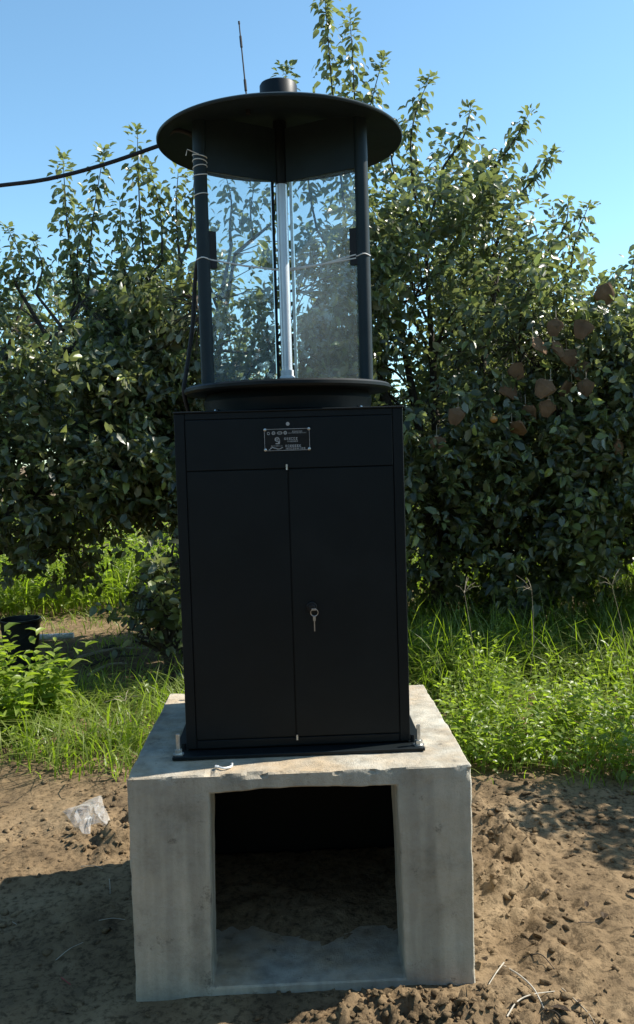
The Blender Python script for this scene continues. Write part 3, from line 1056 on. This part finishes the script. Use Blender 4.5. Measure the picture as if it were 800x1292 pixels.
def out(pts, d=DT):
    return [(spot(a, b, d).x, spot(a, b, d).z) for a, b in pts]


def shoot(bx, by, tx, ty, d=DT):
    a, b = spot(bx, by, d), spot(tx, ty, d)
    return (a.x, a.y, a.z, b.x, b.z)


tA = make_tree('apple_tree', 'dark leafy apple tree at the left edge, above the black bucket', (-2.3, 3.6), None,
               out([(-260, 420), (-160, 330), (-60, 320), (0, 320), (40, 345), (90, 360), (130, 350), (170, 390), (215, 440)]),
               [shoot(20, 360, 10, 288), shoot(-30, 360, -25, 270), shoot(95, 380, 72, 185), shoot(110, 390, 135, 190), shoot(100, 380, 108, 255), shoot(45, 370, 40, 300)],
               .85, .60, 2500, 11, 280, low=[(spot(a, 600, DT).x, b) for a, b in ((-260, .45), (-20, .62), (20, .70), (60, .40), (105, .46), (140, .72), (215, .95))])
tB = make_tree('apple_tree', 'dark leafy apple tree seen behind and through the glass baffles', (-.75, 3.75), None,
               out([(120, 440), (150, 350), (190, 310), (230, 290), (290, 265), (340, 270), (400, 300), (440, 380)]),
               [shoot(185, 360, 172, 157), shoot(205, 330, 190, 210), shoot(160, 380, 150, 250), shoot(225, 310, 222, 205), shoot(240, 300, 245, 215), shoot(290, 290, 285, 222), shoot(320, 300, 322, 235), shoot(345, 280, 362, 80)],
               .85, .75, 2400, 12, 280, low=[(spot(a, 600, DT).x, b) for a, b in ((120, .85), (200, .85), (300, .6), (440, .45))])
tC = make_tree('apple_tree', 'tall apple tree right of the machine with one high shoot above its roof', (1.05, 3.85), None,
               out([(390, 330), (420, 250), (460, 215), (510, 190), (560, 175), (610, 195), (650, 225), (700, 290), (740, 340), (790, 390), (830, 470)]),
               [shoot(435, 270, 408, -28), shoot(450, 260, 440, 20), shoot(455, 260, 482, 78), shoot(520, 230, 546, 84), shoot(560, 210, 590, 140), shoot(610, 230, 668, 142), shoot(640, 260, 692, 200), shoot(690, 320, 722, 245), shoot(720, 340, 738, 262), shoot(500, 230, 505, 150), shoot(400, 290, 392, 190)],
               .95, .22, 4000, 13, 290)
tD = make_tree('apple_tree', 'dark apple tree cut off by the right edge of the picture', (3.0, 3.7), None,
               out([(690, 520), (730, 400), (770, 370), (810, 350), (870, 350), (960, 350), (1040, 440)]),
               [shoot(790, 380, 800, 322), shoot(765, 400, 772, 345)],
               .9, .22, 2300, 14, 160)
# tree outside the picture on the right: its shade falls on the grass and soil
tE = make_tree('apple_tree', 'apple tree just outside the right edge, shading the soil', (3.05, 1.0), None,
               [(2.4, 1.3), (2.65, 1.9), (3.05, 2.2), (3.45, 2.0), (3.75, 1.5)], [], .4, .9, 220, 15, 0)


tF = make_tree('apple_sucker', 'low dark leafy shoots from a tree base just left of the cabinet', (spot(205, 800, 5.3).x, 2.75), None,
               [(-1.02, .5), (-.88, .85), (-.72, 1.1), (-.5, 1.1)], [], .32, .10, 130, 16, 40, 'low shoots', spread=.22)


def copy_tree(o, parent=None, label=None):
    c = o.copy(); col.objects.link(c); c.parent = parent
    if label:
        c['label'] = label
    for ch in o.children:
        if ch.name.startswith('leaf'):
            continue
        d_ = ch.copy(); col.objects.link(d_); d_.parent = c; d_.matrix_parent_inverse = ch.matrix_parent_inverse.copy()
    return c


k_ = 0
back = [(tC, -4.6, 8.3, 2.4, .92, 'back row apple tree farthest left behind the left edge tree'),
        (tB, -2.2, 9.0, .6, .98, 'back row apple tree behind the left tree, beyond the sunlit grass'),
        (tA, .3, 8.6, 3.5, .98, 'back row apple tree hidden behind the cabinet'),
        (tC, 2.9, 8.7, 3.3, .95, 'back row apple tree behind the tall right tree'),
        (tB, 5.3, 8.4, 4.0, 1.0, 'back row apple tree behind the right edge tree'),
        (tD, -7.0, 8.8, 1.0, 1.0, 'back row apple tree beyond the left edge of the picture'),
        (tA, 7.6, 9.0, 2.0, 1.0, 'back row apple tree beyond the right edge of the picture'),
        (tD, -4.2, 3.7, 3.1, 1.0, 'front row apple tree just outside the left edge'),
        (tA, 6.6, 3.9, 0.4, .9, 'front row apple tree outside the right edge'),
        (tC, -4.9, -.6, 1.2, .95, 'added sky-blocking apple tree standing left of the clearing'),  # from here on unseen trees, added to cut the sky fill
        (tB, -5.0, -3.4, 2.2, 1.0, 'added sky-blocking apple tree left behind the camera'),
        (tC, -2.6, -6.4, .3, 1.0, 'added sky-blocking apple tree behind the camera to the left'),
        (tA, .2, -6.2, 3.3, 1.1, 'added sky-blocking apple tree straight behind the camera'),
        (tC, 2.9, -6.5, 2.9, 1.0, 'added sky-blocking apple tree behind the camera to the right'),
        (tB, 5.6, -6.0, 1.2, 1.05, 'added sky-blocking apple tree far right behind the camera'),
        (tC, -1.2, -8.8, 2.0, 1.1, 'added sky-blocking apple tree in the second row behind the camera'),
        (tC, 1.7, -9.0, 5.0, 1.1, 'added sky-blocking apple tree in the second row behind the camera, to the right'),
        (tE, 3.1, -1.9, .5, 1.45, 'small apple tree added right of the camera to shade the ground'),  # this and the next, unseen, added to shade the ground before the plinth
        (tE, 3.5, -3.7, 2.5, 1.5, 'small apple tree added behind the camera at right to shade the ground')]
for (src, x, y, rz, s, lab) in back:
    c = copy_tree(src, None, lab)
    c.location = (x, y, 0); c.rotation_euler.z = rz; c.scale = (s, s, s)
# far tree, pale with distance
fp = spot(75, 345, 26)
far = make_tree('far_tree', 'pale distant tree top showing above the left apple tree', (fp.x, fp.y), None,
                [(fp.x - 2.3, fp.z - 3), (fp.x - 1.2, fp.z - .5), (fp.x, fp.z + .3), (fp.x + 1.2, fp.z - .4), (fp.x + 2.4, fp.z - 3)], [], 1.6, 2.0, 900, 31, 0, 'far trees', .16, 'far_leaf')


# ------------------------------------------------------------------ grass and weeds
def blades(name, x, y, h, wd, lean, tint, label, parent=None, dry=None):
    n = len(x)
    a = rng.uniform(0, 6.28, n); d = np.stack([np.cos(a), np.sin(a), np.zeros(n)], -1)
    s = np.stack([-np.sin(a), np.cos(a), np.zeros(n)], -1)
    a2 = rng.uniform(-.9, .9, n); s = s * np.cos(a2)[:, None] + d * np.sin(a2)[:, None]
    b = np.stack([x, y, gh(x, y) - .01], -1)
    ts = np.array([0, .3, .58, .82, 1.0]); ws = np.array([.75, 1, .85, .5, 0])
    V = []
    for t_, w_ in zip(ts, ws):
        c = b + d * (lean * t_ ** 2.1 * h)[:, None] + np.array([0, 0, 1.]) * (h * (t_ - .42 * np.minimum(lean, 1.4) * t_ ** 2.6))[:, None]
        if w_ > 0:
            V += [c - s * (wd * w_ / 2)[:, None], c + s * (wd * w_ / 2)[:, None]]
        else:
            V.append(c)
    V = np.stack(V, 1)
    o = 9 * np.arange(n)[:, None, None]
    q = np.array([(0, 1, 3, 2), (2, 3, 5, 4), (4, 5, 7, 6)]); t3 = np.array([(6, 7, 8)])
    ob = np_mesh(name, V.reshape(-1, 3), [(q[None] + o).reshape(-1, 4), (t3[None] + o).reshape(-1, 3)], M['grass'], parent, np.repeat(tint, 9))
    tag(ob, label, 'grass', kind='stuff')


def scatter(n, x0, x1, y0, y1, fn):
    x = rng.uniform(x0, x1, n); y = rng.uniform(y0, y1, n)
    k = rng.random(n) < fn(x, y)
    return x[k], y[k]


def dens_r(x, y):
    edge = 1.02 - .20 * np.clip(x - .7, 0, 2) + .16 * fbm(x * 3, y * 3, 3)
    return smooth01(-.12, .45, y - edge) * np.clip(.62 + 1.3 * fbm(x * 2.2 + 5, y * 2.2, 3), .12, 1) * np.where(x < .35, smooth01(-.1, .35, x) * .9, 1)


x, y = scatter(52000, -.1, 5.2, .55, 4.6, dens_r)
hh = (.14 + .27 * smooth01(1.0, 2.3, y)) * rng.uniform(.5, 1.5, len(x)) * (1 + .5 * fbm(x * 2, y * 2, 2))
blades('grass', x, y, hh, rng.uniform(.003, .0085, len(x)), rng.uniform(.15, 1.5, len(x)), np.clip(rng.normal(.4, .2, len(x)) + (rng.random(len(x)) < .06) * .5, 0, 1),
       'dense green grass in the sun right of the plinth')


def dens_l(x, y):
    edge = 1.02 + .55 * np.clip(-x - .72, 0, 1.2) + .14 * fbm(x * 4, y * 4, 3)
    return smooth01(-.12, .35, y - edge) * (1 - smooth01(2.0, 2.9, y + .5 * fbm(x * 2, y * 2, 2))) * np.clip(.55 + 1.5 * fbm(x * 2.6, y * 2.6 + 4, 3), .05, 1)


x, y = scatter(30000, -3.5, -.1, .8, 3.2, dens_l)
hh = rng.uniform(.10, .34, len(x)) * (1 + .6 * fbm(x * 2, y * 2, 2))
blades('grass', x, y, hh, rng.uniform(.004, .0105, len(x)), rng.uniform(.2, 1.6, len(x)), np.clip(rng.normal(.42, .2, len(x)), 0, 1),
       'green grass tufts left of the plinth')
x, y = scatter(60000, -7, 7, 5.0, 7.8, lambda x, y: np.clip(.55 + 1.2 * fbm(x, y, 3), .1, 1) * smooth01(5.2, 5.9, y) * .7)
blades('grass', x, y, rng.uniform(.25, .80, len(x)), rng.uniform(.006, .014, len(x)), rng.uniform(.1, 1.2, len(x)), np.clip(rng.normal(.5, .2, len(x)), 0, 1),
       'tall bright grass in the lane between the orchard rows')
x, y = scatter(26000, -14, 14, 7.6, 26, lambda x, y: .8 + 0 * x)
blades('grass', x, y, rng.uniform(.2, .6, len(x)), rng.uniform(.014, .03, len(x)), rng.uniform(.1, 1.2, len(x)), np.clip(rng.normal(.45, .2, len(x)), 0, 1),
       'far grass below the back rows of trees')
x, y = scatter(2600, -2.6, .0, 2.6, 5.4, lambda x, y: .5 + 0 * x)
blades('grass', x, y, rng.uniform(.05, .2, len(x)), rng.uniform(.004, .01, len(x)), rng.uniform(.3, 1.6, len(x)), np.clip(rng.normal(.3, .2, len(x)), 0, 1),
       'thin shaded grass under the left trees')


def weed_bed(name, label, x, y, hgt, L0, seed, dens=24):
    """leafy stems standing close together"""
    r_ = np.random.default_rng(seed)
    Pn, Dn, Nn, Ln, Tn = [], [], [], [], []
    for i in range(len(x)):
        h = hgt[i]; m_ = int(dens * r_.uniform(.7, 1.2))
        ln = r_.normal(0, .25, 2)
        tt = np.linspace(.18, 1, m_)
        ax_ = np.stack([x[i] + ln[0] * h * tt ** 1.5, y[i] + ln[1] * h * tt ** 1.5, gh(x[i], y[i]) + h * tt], -1)
        ph = np.arange(m_) * 2.4 + r_.uniform(0, 6)
        rad = np.stack([np.cos(ph), np.sin(ph), np.zeros(m_)], -1)
        Pn.append(ax_ + rad * (.05 * (1 - tt) * r_.random(m_))[:, None]); Dn.append(rad + np.array([0, 0, 1.]) * (tt * .9 - .2)[:, None] + r_.normal(0, .2, (m_, 3)))
        Nn.append(np.array([0, 0, 1.]) + r_.normal(0, .3, (m_, 3)) - rad * .3)
        Ln.append(L0 * r_.uniform(.6, 1.2, m_) * (1 - .45 * tt)); Tn.append(np.clip(r_.normal(.4, .15, m_) + .35 * tt ** 3, 0, 1))
    return leaf_mesh(name, *map(np.concatenate, (Pn, Dn, Nn, Ln, Tn)), M['weed'], None, .56, r_)


x, y = scatter(2900, .3, 4.6, .95, 3.2, lambda x, y: dens_r(x, y) * np.clip(.55 + 1.8 * fbm(x * 1.6 + 9, y * 1.6, 2), 0, 1))
tag(weed_bed('weeds', 'leafy green weeds growing through the grass right of the plinth', x, y, rng.uniform(.15, .40, len(x)), .060, 21, 22), 'leafy green weeds growing through the grass right of the plinth', 'weeds', kind='stuff')
x, y = scatter(420, -4.2, 0, 5.3, 7.2, lambda x, y: .8 + 0 * x)
tag(weed_bed('weeds', '', x, y, rng.uniform(.4, .85, len(x)), .10, 23, 26), 'bright sunlit weeds in the lane seen under the left trees', 'weeds', kind='stuff')
x, y = scatter(500, -2.6, -.5, 1.2, 2.7, lambda x, y: dens_l(x, y) * .5)
tag(weed_bed('weeds', '', x, y, rng.uniform(.06, .20, len(x)), .05, 22, 12), 'low leafy weeds among the grass left of the plinth', 'weeds', kind='stuff')


def bush(cx, cy, n, rx, ry, h, L0, seed, label):
    r_ = np.random.default_rng(seed)
    a = r_.uniform(0, 6.28, n); q = np.sqrt(r_.random(n))
    x = cx + rx * q * np.cos(a); y = cy + ry * q * np.sin(a)
    t = empty('leafy_weed', (cx, cy, 0)); tag(t, label, 'weed', 'leafy weeds at the left')
    o = weed_bed('foliage', '', x, y, h * (1 - .55 * q ** 2) * r_.uniform(.7, 1.1, n), L0, seed, 22)
    o.parent = t; o.matrix_parent_inverse = Matrix.Translation((-cx, -cy, 0)); o['kind'] = 'stuff'
    for i in range(0, n, 2):
        g_ = float(gh(x[i], y[i]))
        MB().tube([(x[i], y[i], g_ - .02), (x[i], y[i], g_ + h * .5)], .003, 5).build('stem', M['weed'], t)


p = spot(18, 905, 4.45)
bush(p.x - .12, p.y + .15, 42, .34, .26, .55, .125, 41, 'broad leafed bushy weed at the left edge in front of the bucket')
p = spot(655, 860, 4.6)

# seed heads of tall grass standing against the shade
def seed_stalk(px, py, d, h, label):
    t = spot(px, py, d)
    g = float(gh(t.x, t.y))
    top = Vector((t.x, t.y, max(t.z, g + .3)))
    b = Vector((t.x + random.uniform(-.08, .08), t.y + random.uniform(-.05, .05), g))
    e = empty('grass_stalk', tuple(b)); tag(e, label, 'grass stalk', 'seeding grass stalks')
    pts = curve_pts([b, (b + top) / 2 + Vector((.02, 0, .02)), top], 5)
    MB().tube(pts, [.0017 - .0009 * i / (len(pts) - 1) for i in range(len(pts))], 5).build('stem', M['twig'], e)
    for k in range(random.randint(5, 7)):
        a = random.uniform(0, 6.28)
        tip = top + Vector((math.cos(a) * random.uniform(.04, .10), math.sin(a) * .06, random.uniform(.0, .10)))
        MB().tube([top, (top + tip) / 2 + Vector((0, 0, .012)), tip], [.0008, .0013, .0006], 5).build('seed_spike', M['twig'], e)


for px, py, d, lab in ((586, 748, 4.7, 'thin seeding grass stalk nearest the cabinet'), (671, 745, 4.9, 'thin seeding grass stalk in the middle of the right grass'),
                       (772, 738, 4.7, 'branching grass stalk close to the right edge'), (160, 930, 3.95, 'dry grass stalk left of the plinth')):
    seed_stalk(px, py, d, .3, lab)

# ------------------------------------------------------------------ paper bags over the fruit
def paper_bag(px, py, d, w_, h_, tilt, label):
    c = spot(px, py, d)
    e = empty('fruit_bag', tuple(c)); tag(e, label, 'paper bag', 'brown paper bags hung over the fruit')
    bm = bmesh.new()
    rr = random.Random(int(px * 7 + py))
    rings = [(0, .06, .010), (.09, .12, .02), (.24, .50, .09), (.45, .50, .13), (.78, .34, .09), (1.0, .20, .012)]
    n = 8; prev = None; allr = []
    for t, rx, ry in rings:
        ring_ = []
        for k in range(n):
            a = 2 * math.pi * k / n
            ca, sa = math.cos(a), math.sin(a)
            j = 1 + .22 * (rr.random() - .5)
            ring_.append(bm.verts.new((c.x + w_ * rx * j * math.copysign(abs(ca) ** .6, ca), c.y + w_ * ry * j * sa, c.z + h_ * (.5 - t) + .004 * rr.random())))
        if prev:
            for k in range(n):
                bm.faces.new((prev[k], prev[(k + 1) % n], ring_[(k + 1) % n], ring_[k]))
        prev = ring_; allr.append(ring_)
    bm.faces.new(prev); bm.faces.new(list(reversed(allr[0])))
    rot = Matrix.Translation(c) @ Matrix.Rotation(tilt, 4, 'Y') @ Matrix.Rotation(rr.uniform(-1.0, 1.0), 4, 'Z') @ Matrix.Translation(-c)
    bmesh.ops.transform(bm, matrix=rot, verts=bm.verts)
    bmesh.ops.recalc_face_normals(bm, faces=bm.faces)
    me = bpy.data.meshes.new('bag'); bm.to_mesh(me); bm.free()
    link('bag', me, e, M['paper'])
    top = rot @ (c + Vector((0, 0, h_ * .46)))
    MB().tube([top - Vector((.012, 0, 0)), top + Vector((.012, 0, .0))], .0035, 6).tube([top, top + Vector((.005, .02, .07))], .002, 5).build('tie', M['twig'], e)


bags = [(681, 436, 'lower left of the pair under the bright leaf cluster'), (704, 440, 'small, tucked right beside the large front one'), (719, 451, 'second in the descending row of four'),
        (731, 466, 'lowest of the descending row of four'), (700, 413, 'upper of the inner cluster'), (735, 415, 'upper right of the cluster'),
        (763, 371, 'topmost, alone near the right edge'), (642, 492, 'large, left of the lower pair'), (687, 490, 'large, in the middle of the lower row'),
        (739, 489, 'rightmost of the lower row'), (668, 521, 'below the lower row, centre'), (652, 468, 'half hidden above the lower left one'),
        (575, 525, 'far left, closest to the lower tray'), (781, 567, 'lowest and nearest the right edge'), (553, 561, 'lowest at left, beside the cabinet'),
        (714, 491, 'squeezed between two of the lower row'), (654, 540, 'bottom of the left column'), (690, 515, 'tilted, just under the middle of the lower row')]
for i, (px, py, txt) in enumerate(bags):
    big = 1.0 if i in (0, 5, 6, 7, 8, 13, 3) else .85
    paper_bag(px, py, 5.43 + .05 * ((i * 5) % 4), .128 * big, .135 * big, random.uniform(-.9, .9), 'brown paper fruit bag, ' + txt)
c = spot(623, 529, 5.4)
o = MB().ball((c.x, c.y, c.z), .024, 14, (1, 1, .92)).ball((c.x, c.y, c.z + .03), .006, 6).build('apple', M['yellow'], None, smooth=True)
tag(o, 'small yellow orange fruit hanging low in the right tree', 'fruit')

# ------------------------------------------------------------------ things on the ground
# bucket under the left tree
p = spot(27, 812, 6.0); p.z = float(gh(p.x, p.y))
e = empty('bucket', tuple(p)); tag(e, 'black plastic bucket standing under the left tree', 'bucket')
MB().lathe([(0, p.z), (.100, p.z), (.130, p.z + .34), (.137, p.z + .345), (.137, p.z + .358), (.128, p.z + .358), (.122, p.z + .33), (.094, p.z + .02), (0, p.z + .02)], 32, (p.x, p.y)).build('body', M['bucket'], e, smooth=True)
MB().tube([(p.x + .138 * math.cos(t), p.y + .138 * math.sin(t) - .02 * math.sin(t), p.z + .335 - .10 * math.sin(t) ** 2) for t in [math.pi + math.pi * i / 16 for i in range(17)]], .003, 6).build('handle', M['bucket'], e, smooth=True)
# white pipe piece beyond it
a, b = spot(46, 788, 6.9), spot(92, 784, 6.9)
for q in (a, b):
    q.z = float(gh(q.x, q.y)) + .05
o = MB().tube([a, b], .022, 12).build('white_pipe', M['white_plastic'], None, smooth=True)
tag(o, 'white plastic pipe lying in the shade behind the bucket', 'pipe')
# fallen branches in the shade
for i, (x0, y0, x1, y1, d, lab) in enumerate(((95, 800, 185, 806, 6.2, 'long thin fallen branch, upper one in the left shade'), (105, 818, 175, 812, 5.9, 'fallen branch lying below the longest one in the left shade'),
                                              (110, 835, 160, 822, 5.7, 'slanting fallen branch lowest in the left shade'), (130, 806, 200, 796, 6.4, 'fallen branch farthest back in the left shade'))):
    a, b = spot(x0, y0, d), spot(x1, y1, d + .15)
    a.z = float(gh(a.x, a.y)) + .02; b.z = float(gh(b.x, b.y)) + .03
    m_ = (a + b) / 2 + Vector((0, .04, .02))
    o = MB().tube(curve_pts([a, m_, b], 5), [.012 - .0007 * j for j in range(11)], 6).tube([m_, m_ + Vector((.10, -.08, .03))], [.006, .003], 5).build('fallen_branch', M['bark'] if i % 2 else M['twig'], None, smooth=True)
    tag(o, lab, 'branch', 'fallen branches')


# crumpled clear plastic bag on the soil
def plastic_bag():
    poly = [spot(px, py, 3.1) for px, py in ((79, 1033), (128, 1011), (132, 1024), (141, 1045), (138, 1052), (127, 1046), (115, 1048), (114, 1062), (104, 1061), (94, 1051))]
    def onto(v):
        d = v - CAM_LOC
        k = (GZ + .012 - CAM_LOC.z) / d.z
        return CAM_LOC + d * k
    poly = [onto(v) for v in poly]
    c = sum(poly, Vector()) / len(poly)
    bm = bmesh.new()
    n = len(poly); rr = random.Random(5); rings = []
    for t in (1.0, .8, .58, .36, .16):
        ring_ = []
        for i in range(n * 3):
            i0, f = divmod(i, 3)
            p_ = poly[i0].lerp(poly[(i0 + 1) % n], f / 3)
            q = c.lerp(p_, t)
            q.z = float(gh(q.x, q.y)) + .006 + (1 - t) * .03 + rr.uniform(0, .009) * (t < 1)
            ring_.append(bm.verts.new(q))
        rings.append(ring_)
    for A, B in zip(rings[:-1], rings[1:]):
        for i in range(len(A)):
            j = (i + 1) % len(A)
            bm.faces.new((A[i], A[j], B[j], B[i]))
    cv = bm.verts.new(c + Vector((0, 0, .03 + float(gh(c.x, c.y)))))
    for i in range(len(rings[-1])):
        bm.faces.new((rings[-1][i], rings[-1][(i + 1) % len(rings[-1])], cv))
    bmesh.ops.solidify(bm, geom=bm.faces[:], thickness=.004)
    bmesh.ops.recalc_face_normals(bm, faces=bm.faces)
    me = bpy.data.meshes.new('plastic_bag'); bm.to_mesh(me); bm.free()
    o = link('plastic_bag', me, None, M['bag'])
    tag(o, 'crumpled clear plastic bag lying on the sunlit soil left of the plinth', 'plastic bag')


plastic_bag()


def on_ground(px, py, dz=.004):
    v = spot(px, py, 3.0) - CAM_LOC
    q = CAM_LOC + v * ((GZ - CAM_LOC.z) / v.z)
    return Vector((q.x, q.y, float(gh(q.x, q.y)) + dz))


def stick(name, pix, r0, r1, m_, label, cat, group, lift=.004, extra=None):
    pts = curve_pts([on_ground(a, b, lift * .5 + (.004 if 0 < i < len(pix) - 1 else 0)) for i, (a, b) in enumerate(pix)], 6)
    r0 *= .6; r1 *= .6
    mb = MB().tube(pts, [r0 + (r1 - r0) * i / (len(pts) - 1) for i in range(len(pts))], 6)
    if extra:
        q = curve_pts([on_ground(a, b, lift + .006) for a, b in extra], 5)
        mb.tube(q, [r0 * .8 - r0 * .4 * i / (len(q) - 1) for i in range(len(q))], 6)
    o = mb.build(name, m_, None, smooth=True)
    tag(o, label, cat, group)


stick('dry_twig', [(636, 1221), (655, 1237), (672, 1254), (682, 1270), (686, 1279)], .0040, .0032, M['pale_twig'], 'pale forked twig on the soil at the lower right', 'twig', 'twigs on the soil', .008, [(636, 1221), (627, 1236), (617, 1251)])
stick('dry_twig', [(640, 1292), (652, 1276), (670, 1266), (700, 1256)], .0034, .002, M['pale_twig'], 'thin arched twig at the bottom edge beside the forked one', 'twig', 'twigs on the soil', .008)
stick('dry_twig', [(709, 1252), (725, 1268), (742, 1285), (752, 1296)], .003, .0024, M['twig'], 'straight brown twig right of the forked one', 'twig', 'twigs on the soil', .006)
stick('dry_twig', [(686, 1280), (700, 1288), (712, 1294)], .003, .002, M['bark'], 'short dark twig touching the lower end of the forked one', 'twig', 'twigs on the soil')
stick('dry_twig', [(660, 1212), (682, 1216), (700, 1228)], .003, .002, M['bark'], 'dark crooked twig above the forked one', 'twig', 'twigs on the soil')
stick('dry_twig', [(730, 1171), (748, 1167), (760, 1164)], .0022, .0015, M['bark'], 'thin dark twig on the sunny soil at the right', 'twig', 'twigs on the soil')
stick('straw', [(70, 1207), (88, 1198), (105, 1189)], .0020, .0014, M['pale_twig'], 'slanting straw in the middle of the left shadow', 'straw', 'straws in the shadow')
stick('straw', [(102, 1097), (118, 1099), (130, 1101)], .0018, .0012, M['pale_twig'], 'straw at the upper edge of the left shadow', 'straw', 'straws in the shadow')
stick('straw', [(138, 1115), (139, 1122), (139, 1129)], .0020, .0014, M['pale_twig'], 'short upright lying straw near the plinth in the shadow', 'straw', 'straws in the shadow')
stick('straw', [(125, 1165), (142, 1162), (158, 1160)], .0018, .0012, M['pale_twig'], 'level straw in the shadow close to the plinth', 'straw', 'straws in the shadow')
stick('straw', [(15, 1162), (21, 1164)], .0022, .0015, M['pale_twig'], 'tiny straw in the shadow at the left edge', 'straw', 'straws in the shadow')
stick('red_thread', [(77, 1228), (82, 1235), (89, 1239)], .0020, .0016, M['red'], 'small red thread lying in the left shadow', 'thread', None)
# small white broken plastic tie on the plinth top
a, b = spot(276, 977, 2.24), spot(292, 972, 2.24)
for q in (a, b):
    q.z = .532
o = MB().tube(curve_pts([a, (a + b) / 2 + Vector((0, -.012, .0)), b, b + Vector((.002, .004, .008))], 5), .0028, 6).tube([a, a + Vector((-.008, .004, 0))], .004, 6).build('plastic_scrap', M['white_plastic'], None, smooth=True)
tag(o, 'small white plastic scrap on the front edge of the plinth top', 'plastic scrap')


# fallen leaves on the soil
def fallen_leaf(px, py, L, label):
    c = on_ground(px, py, .008)
    rr = random.Random(int(px + py * 3))
    me = bpy.data.meshes.new('fallen_leaf')
    v = LT.copy(); v[:, 1] *= .6
    v[:, 2] = np.where(np.abs(v[:, 1]) > 0, .14, 0) + .12 * v[:, 0] ** 2
    bm = bmesh.new()
    vv = [bm.verts.new(q) for q in v]
    for f in LF3.tolist() + LF4.tolist():
        bm.faces.new([vv[i] for i in f])
    bmesh.ops.solidify(bm, geom=bm.faces[:], thickness=.02)
    bm.to_mesh(me); bm.free()
    o = link('fallen_leaf', me, None, M['dead_leaf'])
    o.location = c; o.rotation_euler = (rr.uniform(-.3, .3), rr.uniform(-.3, .2), rr.uniform(0, 6.28)); o.scale = (L, L, L)
    tag(o, label, 'leaf', 'fallen leaves on the soil')


for px, py, L, lab in ((791, 1128, .05, 'dark curled fallen leaf nearest the right edge, on sunny soil'), (763, 1157, .045, 'dark fallen leaf beside the thin dark twig'),
                       (721, 1287, .05, 'dark fallen leaf at the bottom beside the straight brown twig'), (736, 1272, .035, 'small fallen leaf above the straight brown twig'),
                       (797, 1185, .04, 'fallen leaf cut by the right edge'), (607, 1213, .045, 'fallen leaf close to the plinth foot at right'),
                       (692, 1132, .03, 'small dark fallen leaf in the middle of the sunny soil'), (740, 1150, .03, 'small fallen leaf left of the thin dark twig'),
                       (14, 1020, .035, 'small fallen leaf on the soil at the left edge')):
    fallen_leaf(px, py, L, lab)
